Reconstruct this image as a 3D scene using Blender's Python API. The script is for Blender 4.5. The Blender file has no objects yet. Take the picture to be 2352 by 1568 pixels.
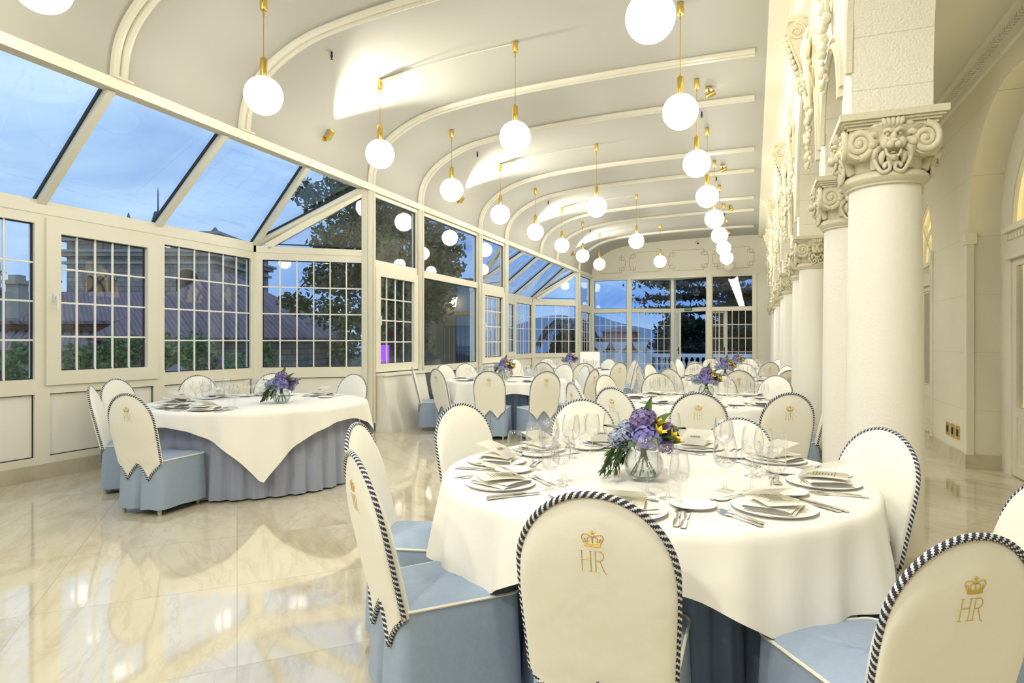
import bpy, math, random
from math import sin, cos, pi, sqrt, radians, atan2, hypot
from mathutils import Vector, Matrix
random.seed(7)
SC = bpy.context.scene
COL = SC.collection

# ------------------------------------------------------------------ mesh builder
class MB:
    def __init__(s):
        s.v = []; s.f = []; s.m = []
    def add(s, vs, fs, mi=0):
        b = len(s.v); s.v += [tuple(p) for p in vs]
        for f in fs:
            s.f.append([b + i for i in f]); s.m.append(mi)
        return s
    def box(s, a, b, mi=0):
        (x0, y0, z0), (x1, y1, z1) = a, b
        return s.add([(x0,y0,z0),(x1,y0,z0),(x1,y1,z0),(x0,y1,z0),(x0,y0,z1),(x1,y0,z1),(x1,y1,z1),(x0,y1,z1)],
                     [(3,2,1,0),(4,5,6,7),(0,1,5,4),(1,2,6,5),(2,3,7,6),(3,0,4,7)], mi)
    def bar(s, p, q, w, h, up=(0,0,1), mi=0):
        """a rectangular bar from p to q, w wide sideways, h deep along up"""
        p, q, up = Vector(p), Vector(q), Vector(up)
        d = (q - p).normalized(); side = d.cross(up).normalized(); up = side.cross(d).normalized()
        vs = []
        for c in (p, q):
            for a, b in ((-1,-1),(1,-1),(1,1),(-1,1)):
                vs.append(c + side*(a*w/2) + up*(b*h/2))
        return s.add(vs, [(3,2,1,0),(4,5,6,7),(0,1,5,4),(1,2,6,5),(2,3,7,6),(3,0,4,7)], mi)
    def prism(s, poly, fn, a, b, mi=0):
        n = len(poly)
        vs = [fn(x, y, a) for x, y in poly] + [fn(x, y, b) for x, y in poly]
        fs = [list(range(n))[::-1], list(range(n, 2*n))] + [(i, (i+1) % n, n+(i+1) % n, n+i) for i in range(n)]
        return s.add(vs, fs, mi)
    def grid(s, fn, nu, nv, cu=False, cv=False, mi=0):
        U = nu if cu else nu + 1; V = nv if cv else nv + 1
        vs = [fn(i/nu, j/nv) for i in range(U) for j in range(V)]
        fs = []
        for i in range(nu):
            for j in range(nv):
                a = i; b = (i+1) % U; c = j; d = (j+1) % V
                fs.append((a*V+c, b*V+c, b*V+d, a*V+d))
        return s.add(vs, fs, mi)
    def tube(s, pts, r, n=8, closed=False, mi=0, cap=True, rfn=None, mfn=None):
        P = [Vector(p) for p in pts]; N = len(P); vs = []
        prev = None
        for i in range(N):
            if closed: t = P[(i+1) % N] - P[i-1]
            else: t = P[min(i+1, N-1)] - P[max(i-1, 0)]
            if t.length < 1e-9: t = Vector((0,0,1))
            t.normalize()
            if prev is None:
                prev = t.orthogonal().normalized()
            u = (prev - t*prev.dot(t))
            if u.length < 1e-6: u = t.orthogonal()
            u.normalize(); prev = u; w = t.cross(u)
            rr = r[i] if isinstance(r, (list, tuple)) else r
            for j in range(n):
                a = 2*pi*j/n; k = rr*(rfn(i, j) if rfn else 1)
                vs.append(P[i] + u*(cos(a)*k) + w*(sin(a)*k))
        b = len(s.v); s.v += [tuple(p) for p in vs]
        R = N if closed else N-1
        for i in range(R):
            for j in range(n):
                i2 = (i+1) % N; j2 = (j+1) % n
                s.f.append([b+i*n+j, b+i*n+j2, b+i2*n+j2, b+i2*n+j]); s.m.append(mfn(i, j) if mfn else mi)
        if cap and not closed:
            s.f.append([b+j for j in range(n)][::-1]); s.m.append(mi)
            s.f.append([b+(N-1)*n+j for j in range(n)]); s.m.append(mi)
        return s
    def lathe(s, prof, n=24, c=(0,0,0), mi=0, mfn=None):
        b = len(s.v); cx, cy, cz = c
        for r, z in prof:
            for j in range(n):
                a = 2*pi*j/n
                s.v.append((cx+r*cos(a), cy+r*sin(a), cz+z))
        for i in range(len(prof)-1):
            for j in range(n):
                j2 = (j+1) % n
                s.f.append([b+i*n+j, b+i*n+j2, b+(i+1)*n+j2, b+(i+1)*n+j]); s.m.append(mfn(i) if mfn else mi)
        return s
    def sphere(s, c, r, n=16, m=10, sc=(1,1,1), mi=0):
        prof = [(max(r*sin(pi*i/m), 1e-4), -r*cos(pi*i/m)) for i in range(m+1)]
        k = len(s.v); s.lathe(prof, n, (0,0,0), mi)
        for i in range(k, len(s.v)):
            x, y, z = s.v[i]; s.v[i] = (c[0]+x*sc[0], c[1]+y*sc[1], c[2]+z*sc[2])
        return s
    def xf(s, M, k=0):
        for i in range(k, len(s.v)): s.v[i] = tuple(M @ Vector(s.v[i]))
        return s
    def mesh(s, name, mats, ang=35, smooth=True):
        me = bpy.data.meshes.new(name); me.from_pydata(s.v, [], s.f)
        for m in (mats if isinstance(mats, (list, tuple)) else [mats]): me.materials.append(m)
        if any(s.m): me.polygons.foreach_set('material_index', s.m)
        if smooth:
            me.polygons.foreach_set('use_smooth', [True]*len(me.polygons))
            me.set_sharp_from_angle(angle=radians(ang))
        me.update()
        return me
    def build(s, name, mats, parent=None, ang=35, smooth=True, **tags):
        o = bpy.data.objects.new(name, s.mesh(name, mats, ang, smooth)); COL.objects.link(o)
        if parent is not None: o.parent = parent
        for k, v in tags.items(): o[k] = v
        return o

def link(name, data, parent=None):
    o = bpy.data.objects.new(name, data); COL.objects.link(o)
    if parent is not None: o.parent = parent
    return o
def tag(o, label, cat, group=None):
    o['label'] = label; o['category'] = cat
    if group: o['group'] = group
    return o
def thing(name, label, cat, loc=(0,0,0), rz=0, group=None):
    o = bpy.data.objects.new(name, None); COL.objects.link(o); o.empty_display_size = .1
    o.location = loc; o.rotation_euler = (0,0,rz)
    return tag(o, label, cat, group)
def struct(name, mb, mats, parent=None, **k):
    o = mb.build(name, mats, parent, **k)
    if parent is None: o['kind'] = 'structure'
    return o
def dup(root, loc=None, rz=None, label=None, group=None):
    def cp(o, par):
        c = o.copy(); COL.objects.link(c)
        if par is not None: c.parent = par
        for ch in o.children: cp(ch, c)
        return c
    r = cp(root, None)
    if loc is not None: r.location = loc
    if rz is not None: r.rotation_euler = (0,0,rz)
    if label: r['label'] = label
    if group: r['group'] = group
    return r
def spline(pts, n=8):
    """Catmull-Rom through pts"""
    P = [Vector(p) for p in pts]; out = []
    for i in range(len(P)-1):
        p0 = P[max(i-1,0)]; p1 = P[i]; p2 = P[i+1]; p3 = P[min(i+2, len(P)-1)]
        for k in range(n):
            t = k/n
            out.append(.5*((2*p1)+(p2-p0)*t+(2*p0-5*p1+4*p2-p3)*t*t+(3*p1-p0-3*p2+p3)*t**3))
    out.append(P[-1]); return out

# ------------------------------------------------------------------ materials
def new(name):
    m = bpy.data.materials.new(name); m.use_nodes = True; nt = m.node_tree
    return m, nt, nt.nodes['Principled BSDF'], nt.nodes['Material Output']
def nd(nt, t, **k):
    n = nt.nodes.new(t)
    for a, b in k.items():
        if a in n.inputs: n.inputs[a].default_value = b
        else: setattr(n, a, b)
    return n
def rgb(c): return (c[0], c[1], c[2], 1)
def pm(name, col, rough=.5, metal=0, bump=None, spec=.5, var=None, sheen=0, coat=0, trans=0):
    """principled material; bump=(scale,strength[,stretch]); var=(scale,amount)"""
    m, nt, p, out = new(name)
    p.inputs['Base Color'].default_value = rgb(col); p.inputs['Roughness'].default_value = rough
    p.inputs['Metallic'].default_value = metal; p.inputs['Specular IOR Level'].default_value = spec
    p.inputs['Sheen Weight'].default_value = sheen; p.inputs['Coat Weight'].default_value = coat
    tc = None
    if bump or var: tc = nd(nt, 'ShaderNodeTexCoord')
    if bump:
        mp = nd(nt, 'ShaderNodeMapping'); mp.inputs['Scale'].default_value = bump[2] if len(bump) > 2 else (1,1,1)
        nt.links.new(tc.outputs['Object'], mp.inputs['Vector'])
        nz = nd(nt, 'ShaderNodeTexNoise', Scale=bump[0], Detail=4)
        bp = nd(nt, 'ShaderNodeBump', Strength=bump[1], Distance=.02)
        nt.links.new(mp.outputs[0], nz.inputs['Vector']); nt.links.new(nz.outputs[0], bp.inputs['Height'])
        nt.links.new(bp.outputs[0], p.inputs['Normal'])
    if var:
        nz = nd(nt, 'ShaderNodeTexNoise', Scale=var[0], Detail=5)
        nt.links.new(tc.outputs['Object'], nz.inputs['Vector'])
        mx = nd(nt, 'ShaderNodeMix', data_type='RGBA')
        mx.inputs[6].default_value = rgb([c*(1-var[1]) for c in col]); mx.inputs[7].default_value = rgb([min(1, c*(1+var[1])) for c in col])
        nt.links.new(nz.outputs[0], mx.inputs[0]); nt.links.new(mx.outputs[2], p.inputs['Base Color'])
    return m
def emis(name, col, s):
    m, nt, p, out = new(name)
    e = nd(nt, 'ShaderNodeEmission', Strength=s); e.inputs['Color'].default_value = rgb(col)
    nt.links.new(e.outputs[0], out.inputs[0]); return m
def glassm(name, base=.04, tint=(1,1,1), rough=0, edge=0, power=5):
    m, nt, p, out = new(name)
    tr = nd(nt, 'ShaderNodeBsdfTransparent'); tr.inputs[0].default_value = rgb(tint)
    gl = nd(nt, 'ShaderNodeBsdfGlossy'); gl.inputs['Roughness'].default_value = rough
    lw = nd(nt, 'ShaderNodeLayerWeight', Blend=.5)
    pw = nd(nt, 'ShaderNodeMath', operation='POWER'); pw.inputs[1].default_value = power
    ma = nd(nt, 'ShaderNodeMath', operation='MULTIPLY_ADD'); ma.inputs[1].default_value = 1-base; ma.inputs[2].default_value = base
    nt.links.new(lw.outputs['Facing'], pw.inputs[0]); nt.links.new(pw.outputs[0], ma.inputs[0])
    mx = nd(nt, 'ShaderNodeMixShader')
    nt.links.new(ma.outputs[0], mx.inputs[0]); nt.links.new(tr.outputs[0], mx.inputs[1]); nt.links.new(gl.outputs[0], mx.inputs[2])
    if edge:   # thick rims absorb a little
        cr = nd(nt, 'ShaderNodeMix', data_type='RGBA'); p2 = nd(nt, 'ShaderNodeMath', operation='POWER'); p2.inputs[1].default_value = 3
        cr.inputs[6].default_value = rgb(tint); cr.inputs[7].default_value = (1-edge, 1-edge, 1-edge, 1)
        nt.links.new(lw.outputs['Facing'], p2.inputs[0]); nt.links.new(p2.outputs[0], cr.inputs[0]); nt.links.new(cr.outputs[2], tr.inputs[0])
    nt.links.new(mx.outputs[0], out.inputs[0]); return m

def paperm(name, col, t=.6):
    m, nt, p, out = new(name); p.inputs['Base Color'].default_value = rgb(col); p.inputs['Roughness'].default_value = .8
    tl = nd(nt, 'ShaderNodeBsdfTranslucent'); tl.inputs[0].default_value = rgb(col); mx = nd(nt, 'ShaderNodeMixShader'); mx.inputs[0].default_value = t
    nt.links.new(p.outputs[0], mx.inputs[1]); nt.links.new(tl.outputs[0], mx.inputs[2]); nt.links.new(mx.outputs[0], out.inputs[0]); return m
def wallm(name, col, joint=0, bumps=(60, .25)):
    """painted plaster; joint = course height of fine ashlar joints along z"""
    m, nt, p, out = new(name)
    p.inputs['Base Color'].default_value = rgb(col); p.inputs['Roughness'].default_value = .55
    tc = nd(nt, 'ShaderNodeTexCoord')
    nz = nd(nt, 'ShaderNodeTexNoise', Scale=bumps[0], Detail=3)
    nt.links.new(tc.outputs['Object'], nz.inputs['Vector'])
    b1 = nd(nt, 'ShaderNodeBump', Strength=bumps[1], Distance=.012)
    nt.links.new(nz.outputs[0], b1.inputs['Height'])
    last = b1
    if joint:
        sx = nd(nt, 'ShaderNodeSeparateXYZ'); nt.links.new(tc.outputs['Object'], sx.inputs[0])
        dv = nd(nt, 'ShaderNodeMath', operation='DIVIDE'); dv.inputs[1].default_value = joint
        fr = nd(nt, 'ShaderNodeMath', operation='FRACT'); lt = nd(nt, 'ShaderNodeMath', operation='GREATER_THAN'); lt.inputs[1].default_value = .0035/joint
        nt.links.new(sx.outputs['Z'], dv.inputs[0]); nt.links.new(dv.outputs[0], fr.inputs[0]); nt.links.new(fr.outputs[0], lt.inputs[0])
        b2 = nd(nt, 'ShaderNodeBump', Strength=.8, Distance=.006)
        nt.links.new(lt.outputs[0], b2.inputs['Height']); nt.links.new(b1.outputs[0], b2.inputs['Normal']); last = b2
        mx = nd(nt, 'ShaderNodeMix', data_type='RGBA'); mx.inputs[6].default_value = rgb([c*.72 for c in col]); mx.inputs[7].default_value = rgb(col)
        nt.links.new(lt.outputs[0], mx.inputs[0]); nt.links.new(mx.outputs[2], p.inputs['Base Color'])
    nt.links.new(last.outputs[0], p.inputs['Normal']); return m

def marble(name, c1, c2, tile=0, rough=.06):
    m, nt, p, out = new(name)
    tc = nd(nt, 'ShaderNodeTexCoord'); L = nt.links.new
    mp = nd(nt, 'ShaderNodeMapping'); mp.inputs['Rotation'].default_value = (0, 0, radians(45)); L(tc.outputs['Object'], mp.inputs[0])
    vec = mp.outputs[0]
    if tile:
        bk = nd(nt, 'ShaderNodeTexBrick', offset=0, Scale=1)
        bk.inputs['Color1'].default_value = (0,0,0,1); bk.inputs['Color2'].default_value = (1,1,1,1); bk.inputs['Mortar'].default_value = (.5,.5,.5,1)
        bk.inputs['Mortar Size'].default_value = .003; bk.inputs['Brick Width'].default_value = tile; bk.inputs['Row Height'].default_value = tile; bk.inputs['Bias'].default_value = 0
        L(vec, bk.inputs['Vector'])
        sc = nd(nt, 'ShaderNodeVectorMath', operation='MULTIPLY_ADD'); sc.inputs[1].default_value = (9, 5, 3)
        L(bk.outputs['Color'], sc.inputs[0]); L(vec, sc.inputs[2]); vec = sc.outputs[0]
    st = nd(nt, 'ShaderNodeMapping'); st.inputs['Scale'].default_value = (.55, 1.7, 1); st.inputs['Rotation'].default_value = (0,0,.35); L(vec, st.inputs[0])
    n1 = nd(nt, 'ShaderNodeTexNoise', Scale=.9, Detail=8, Roughness=.62, Distortion=1.6); L(st.outputs[0], n1.inputs['Vector'])
    n2 = nd(nt, 'ShaderNodeTexNoise', Scale=1.3, Detail=9, Roughness=.66, Distortion=1.6); L(st.outputs[0], n2.inputs['Vector'])
    r1 = nd(nt, 'ShaderNodeValToRGB'); e = r1.color_ramp.elements
    e[0].position = .32; e[0].color = rgb(c2); e[1].position = .62; e[1].color = rgb(c1)
    x = e.new(.47); x.color = rgb([(a*1.5+b*.5)/2 for a, b in zip(c1, c2)])
    L(n1.outputs[0], r1.inputs[0])
    ab = nd(nt, 'ShaderNodeMath', operation='SUBTRACT'); ab.inputs[1].default_value = .5; L(n2.outputs[0], ab.inputs[0])
    aa = nd(nt, 'ShaderNodeMath', operation='ABSOLUTE'); L(ab.outputs[0], aa.inputs[0])
    mr = nd(nt, 'ShaderNodeMapRange'); mr.inputs['From Max'].default_value = .035; mr.inputs['To Min'].default_value = .30; mr.inputs['To Max'].default_value = 0; L(aa.outputs[0], mr.inputs['Value'])
    mx = nd(nt, 'ShaderNodeMix', data_type='RGBA'); mx.inputs[7].default_value = rgb((.42, .36, .26)); L(mr.outputs[0], mx.inputs[0]); L(r1.outputs[0], mx.inputs[6])
    last = mx.outputs[2]
    if tile:
        m3 = nd(nt, 'ShaderNodeMix', data_type='RGBA'); m3.inputs[7].default_value = rgb((.36, .32, .24))
        f = nd(nt, 'ShaderNodeMath', operation='MULTIPLY'); f.inputs[1].default_value = .6; L(bk.outputs['Fac'], f.inputs[0]); L(f.outputs[0], m3.inputs[0]); L(last, m3.inputs[6]); last = m3.outputs[2]
    L(last, p.inputs['Base Color']); p.inputs['Roughness'].default_value = rough
    p.inputs['IOR'].default_value = 2.9 if tile else 1.6
    return m

def tilem(name, c1, c2, sc=1):
    """barrel roof tiles laid down the slope (object space, u across, v down)"""
    m, nt, p, out = new(name); L = nt.links.new
    tc = nd(nt, 'ShaderNodeTexCoord')
    wv = nd(nt, 'ShaderNodeTexWave', Scale=1.1*sc, Distortion=.6); wv.bands_direction = 'DIAGONAL'; L(tc.outputs['Object'], wv.inputs['Vector'])
    w2 = nd(nt, 'ShaderNodeTexWave', Scale=1.0*sc, Distortion=.6); w2.bands_direction = 'Z'; w2.wave_profile = 'SAW'; L(tc.outputs['Object'], w2.inputs['Vector'])
    nz = nd(nt, 'ShaderNodeTexNoise', Scale=2.5, Detail=6); L(tc.outputs['Object'], nz.inputs['Vector'])
    mx = nd(nt, 'ShaderNodeMix', data_type='RGBA'); mx.inputs[6].default_value = rgb(c1); mx.inputs[7].default_value = rgb(c2); L(nz.outputs[0], mx.inputs[0])
    ad = nd(nt, 'ShaderNodeMath', operation='ADD'); L(wv.outputs['Fac'], ad.inputs[0]); L(w2.outputs['Fac'], ad.inputs[1])
    bp = nd(nt, 'ShaderNodeBump', Strength=1, Distance=.12); L(ad.outputs[0], bp.inputs['Height']); L(bp.outputs[0], p.inputs['Normal'])
    L(mx.outputs[2], p.inputs['Base Color']); p.inputs['Roughness'].default_value = .85
    return m
def stonem(name, c1, c2, w=.7, h=.32):
    m, nt, p, out = new(name); L = nt.links.new
    tc = nd(nt, 'ShaderNodeTexCoord'); sx = nd(nt, 'ShaderNodeSeparateXYZ'); L(tc.outputs['Object'], sx.inputs[0])
    ad = nd(nt, 'ShaderNodeMath', operation='ADD'); L(sx.outputs[0], ad.inputs[0]); L(sx.outputs[1], ad.inputs[1])
    cb = nd(nt, 'ShaderNodeCombineXYZ'); L(ad.outputs[0], cb.inputs[0]); L(sx.outputs[2], cb.inputs[1])
    bk = nd(nt, 'ShaderNodeTexBrick', Scale=1); bk.inputs['Brick Width'].default_value = w; bk.inputs['Row Height'].default_value = h; bk.inputs['Mortar Size'].default_value = .02
    bk.inputs['Color1'].default_value = rgb(c1); bk.inputs['Color2'].default_value = rgb(c2); bk.inputs['Mortar'].default_value = rgb([c*.5 for c in c1]); L(cb.outputs[0], bk.inputs['Vector'])
    nz = nd(nt, 'ShaderNodeTexNoise', Scale=1.3, Detail=6); L(tc.outputs['Object'], nz.inputs['Vector'])
    mx = nd(nt, 'ShaderNodeMix', data_type='RGBA', blend_type='MULTIPLY'); mx.inputs[0].default_value = .7; L(bk.outputs['Color'], mx.inputs[6]); L(nz.outputs[0], mx.inputs[7])
    L(mx.outputs[2], p.inputs['Base Color']); p.inputs['Roughness'].default_value = .9
    return m

CREAM = (.81, .79, .69)
M = dict(
    plaster=wallm('cream_plaster', CREAM, 0, (25, .05)),
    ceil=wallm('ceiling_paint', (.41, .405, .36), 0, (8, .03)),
    rough=wallm('rough_stucco', (.80, .77, .66), .265, (75, .5)),
    ashlar=wallm('gallery_ashlar', (.78, .745, .61), .62, (30, .1)),
    shaft=wallm('column_plaster', (.84, .815, .73), 0, (60, .22)),
    carve=pm('carved_stone', (.66, .61, .45), .6, bump=(45, .25), var=(9, .10)),
    gilt=pm('pale_stucco', (.84, .80, .62), .5, bump=(30, .2)),
    rib=pm('rib_paint', (.66, .64, .54), .3), olive=pm('dark_render', (.13, .125, .09), .9, var=(2, .3)),
    frame=pm('cream_frame', (.82, .79, .66), .28, spec=.5),
    muntin=pm('white_muntin', (.88, .87, .82), .3),
    gasket=pm('black_gasket', (.015, .016, .02), .5),
    panel=pm('white_panel', (.86, .84, .77), .3),
    pane=glassm('window_glass', .045),
    floor=marble('polished_marble', (.67, .615, .48), (.50, .425, .285), tile=.95),
    skirt=marble('skirting_marble', (.60, .55, .42), (.42, .38, .28), rough=.2),
    brass=pm('polished_brass', (.78, .55, .15), .22, 1),
    opal=emis('opal_globe_light', (1, .95, .84), 8),
    opal_off=pm('unlit_opal', (.72, .70, .62), .25),
    white_cloth=pm('white_cotton', (.87, .855, .80), .85, spec=.15, bump=(5, .35), sheen=.15),
    cover=pm('cream_satin', (.88, .865, .77), .5, bump=(5, .6), sheen=.2),
    blue=pm('blue_cloth', (.315, .40, .535), .8, bump=(11, .25), var=(60, .08), sheen=.1),
    skirt_blue=pm('grey_blue_cloth', (.30, .33, .43), .8, bump=(12, .15), var=(50, .06)),
    navy_skirt=pm('slate_blue_cloth', (.20, .27, .42), .8, bump=(12, .15)),
    piping=pm('cream_piping', (.82, .79, .68), .6),
    ropew=pm('rope_white', (.80, .80, .78), .7), ropen=pm('rope_navy', (.026, .032, .07), .7),
    gold=pm('gold_thread', (.62, .44, .09), .45, .3),
    wood=pm('painted_wood', (.38, .42, .30), .5), darkwood=pm('dark_wood', (.10, .06, .035), .5),
    china=pm('white_china', (.90, .885, .83), .35, spec=.06), rim=pm('navy_rim', (.05, .07, .16), .2),
    steel=pm('polished_steel', (.72, .71, .66), .16, 1),
    paper=pm('cream_paper', (.92, .89, .78), .8, spec=.1), paperw=paperm('white_paper', (.93, .92, .86)), ink=pm('grey_ink', (.16, .16, .17), .8),
    stem=glassm('crystal', .10, edge=.06, power=2.4),
    water=glassm('bowl_glass', .08, (.95, .97, .97), edge=.4, power=3),
    leaf=pm('leaf_green', (.06, .14, .025), .45, var=(14, .4)), leafd=pm('leaf_dark', (.035, .085, .02), .5, var=(14, .3)),
    petald=pm('hydrangea_deep', (.17, .15, .44), .6), petalpd=pm('hydrangea_plum', (.15, .11, .28), .6), petalgd=pm('hydrangea_slate', (.28, .31, .46), .6),
    petal=pm('hydrangea_blue', (.27, .25, .60), .6, var=(20, .22)), petalp=pm('hydrangea_mauve', (.25, .19, .40), .6, var=(20, .25)), petalg=pm('hydrangea_grey', (.40, .44, .58), .6, var=(20, .2)),
    yellow=pm('yellow_petal', (.80, .58, .05), .5),
    black=pm('black_plastic', (.02, .02, .022), .4),
    green_sign=pm('sign_green', (.02, .16, .07), .4), white=pm('white_paint', (.85, .85, .83), .4),
    stone=stonem('grey_ashlar', (.50, .48, .44), (.38, .37, .35), .46, .22), stoned=pm('carved_grey_stone', (.36, .35, .32), .85, bump=(6, .4), var=(3, .25)),
    brick=stonem('brick', (.40, .25, .21), (.33, .21, .18), .24, .08), tile=tilem('roof_tiles', (.30, .22, .24), (.18, .14, .18), 1.3),
    dark=pm('dark_timber', (.035, .03, .03), .8), slate=pm('lead', (.10, .12, .17), .6), lightgl=emis('lantern_light', (1, .86, .55), 6),  # the timber has one even, near-black base colour
    leafout=pm('tree_leaf', (.09, .12, .05), .6, var=(3, .5)), leafcedar=pm('cedar_needles', (.022, .038, .028), .7, var=(2, .4)), bark=pm('bark', (.07, .055, .04), .9, bump=(8, .6)),
    bush=pm('shrub_leaf', (.07, .17, .06), .6, var=(3, .5)), terr=pm('terrace_stone', (.50, .53, .57), .7, var=(2, .12)), balu=pm('white_balustrade', (.62, .68, .78), .6),
    grass=pm('dark_grass', (.03, .045, .02), .9), mount=pm('hazy_hills', (.15, .25, .42), .95, var=(.01, .2)), sea=pm('sea_water', (.10, .18, .30), .25),  # distance haze is put into the blue base colour of the hills
    warm=emis('lit_room', (1, .78, .30), .9), curtain=pm('sheer_curtain', (.62, .58, .46), .8, bump=(3, .6, (30, 30, .2))),
    redwall=pm('sunset_brick', (.42, .22, .17), .8, var=(2, .2)), purple=emis('violet_lamp', (.22, .05, 1), .9),
)
# ================================================================== ROOM SHELL
WX, BX, YF = -5.30, -6.57, 21.5          # window wall, bay front, far wall
RA, RB, PER = 3.92, 5.39, 3.95           # ceiling ribs come in pairs
RIBS = sorted([RA+PER*k for k in range(-1, 5)] + [RB+PER*k for k in range(-1, 4)])
RAIL = 3.59
nwin = [0]; ntrim = [0]
def wname():
    nwin[0] += 1; return 'window_%d' % nwin[0]
def tname():
    ntrim[0] += 1; return 'trim_%d' % ntrim[0]

class Frame2:
    """local frame on a vertical plane: s along P->Q, d towards the room, z up"""
    def __init__(s, P, Q):
        s.P = Vector((P[0], P[1], 0)); q = Vector((Q[0], Q[1], 0)); s.L = (q-s.P).length
        s.t = (q-s.P).normalized(); s.n = Vector((s.t.y, -s.t.x, 0))
    def at(s, a, d, z): return s.P + s.t*a + s.n*d + Vector((0,0,z))
    def box(s, mb, a0, a1, d0, d1, z0, z1, mi=0):
        vs = [s.at(a, d, z) for z in (z0, z1) for a, d in ((a0,d0),(a1,d0),(a1,d1),(a0,d1))]
        mb.add(vs, [(0,1,2,3),(7,6,5,4),(4,5,1,0),(5,6,2,1),(6,7,3,2),(7,4,0,3)], mi)
    def ring(s, mb, a0, a1, z0, z1, w, d0, d1, mi=0):
        if isinstance(w, (int, float)): w = (w, w, w, w)   # left, right, bottom, top
        s.box(mb, a0, a0+w[0], d0, d1, z0, z1, mi); s.box(mb, a1-w[1], a1, d0, d1, z0, z1, mi)
        s.box(mb, a0+w[0], a1-w[1], d0, d1, z0, z0+w[2], mi); s.box(mb, a0+w[0], a1-w[1], d0, d1, z1-w[3], z1, mi)

def window(P, Q, z0, z1, w=.08, rows=0, cols=0, sash=0, handle=0, parent=None, name=None, dep=.07):
    """one glazed unit: frame, pane, black gasket, muntin grid, optional opening sash and handle"""
    F = Frame2(P, Q); L = F.L
    ww = (w,)*4 if isinstance(w, (int, float)) else w
    mb = MB(); F.ring(mb, 0, L, z0, z1, ww, -dep, .02)
    root = struct(name or wname(), mb, M['frame'], parent)
    a0, a1, b0, b1 = ww[0], L-ww[1], z0+ww[2], z1-ww[3]
    if sash:
        sm = MB(); F.ring(sm, a0-.025, a1+.025, b0-.025, b1+.025, sash+.025, -.04, .045)
        sm.build('sash', M['frame'], root)
        a0 += sash; a1 -= sash; b0 += sash; b1 -= sash
    g = MB(); F.ring(g, a0-.004, a1+.004, b0-.004, b1+.004, .016, -.03, -.012); g.build('gasket', M['gasket'], root)
    pn = MB(); F.box(pn, a0, a1, -.030, -.024, b0, b1); pn.build('pane', M['pane'], root, smooth=False)
    if rows:
        mm = MB()
        for i in range(1, cols):
            x = a0+(a1-a0)*i/cols; F.box(mm, x-.009, x+.009, -.024, -.010, b0, b1)
        for j in range(1, rows):
            z = b0+(b1-b0)*j/rows; F.box(mm, a0, a1, -.0235, -.0095, z-.009, z+.009)
        mm.build('muntin_grid', M['muntin'], root)
    if handle:
        h = MB(); s0 = a0-sash*.55 if handle > 0 else a1+sash*.55; zz = (b0+b1)/2+.05
        F.box(h, s0-.018, s0+.018, .045, .06, zz-.04, zz+.04); F.box(h, s0-.01, s0+.01, .06, .085, zz-.012, zz+.012); F.box(h, s0-.009, s0+.009, .08, .095, zz-.13, zz+.01)
        h.build('window_handle', M['white'], root)
    return root

def apron(P, Q, z0=.15, z1=.9, name='wall_left'):
    F = Frame2(P, Q); L = F.L; mb = MB()
    F.ring(mb, 0, L, z0, z1, (.07,.07,.07,.06), -.07, .02); F.box(mb, .07, L-.07, -.05, -.012, z0+.07, z1-.06, 1)
    F.ring(mb, .068, L-.068, z0+.068, z1-.058, .010, -.012, -.004, 2)
    return struct(name, mb, [M['frame'], M['panel'], M['gasket']])
def base(P, Q, name, h=.15, t=.03, m='skirt'):
    F = Frame2(P, Q); mb = MB(); F.box(mb, 0, F.L, -.02, t, 0, h); return struct(name, mb, M[m])

# ---- floor following the plan with its two bays
def bay_plan(o):
    return [(WX, 1.44+o), (BX, 2.40+o), (BX, 6.90+o), (WX, 7.87+o)]
plan = [(WX, -8.0)] + bay_plan(0) + bay_plan(11.85) + [(WX, YF), (-3.95, YF), (-2.62, YF+.76), (-1.38, YF), (2.9, YF), (2.9, -8.0)]
fl = MB(); fl.prism([(x-(.06 if x < -4 else 0), y) for x, y in plan][::-1], lambda x, y, a: (x, y, a), -.12, 0)
struct('floor', fl, M['floor'], smooth=False)

# ---- vaulted ceiling, one shell
VP = [(-5.30,3.66),(-5.30,3.78),(-5.26,3.98),(-5.16,4.16),(-4.98,4.33),(-4.72,4.48),(-4.40,4.60),(-4.0,4.67),(-3.4,4.73),(-2.5,4.775),(-1.5,4.795),(-.7,4.795),(.2,4.785),(.45,4.78)]
vp = [(p.x, p.y) for p in spline([(x, z, 0) for x, z in VP], 4)]
def poly_off(pts, d):
    out = []
    for i, (x, z) in enumerate(pts):
        a = pts[max(i-1,0)]; b = pts[min(i+1,len(pts)-1)]; tx, tz = b[0]-a[0], b[1]-a[1]; l = hypot(tx, tz)
        out.append((x-tz/l*d, z+tx/l*d))
    return out
up = poly_off(vp, .06)
cb = MB(); nv = len(vp)
vs = [(x, y, z) for y in (-8.0, YF) for x, z in vp+up[::-1]]
n2 = 2*nv
fs = [(i, (i+1) % n2, n2+(i+1) % n2, n2+i) for i in range(n2)]
cb.add(vs, fs); struct('ceiling', cb, M['ceil'])
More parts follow.
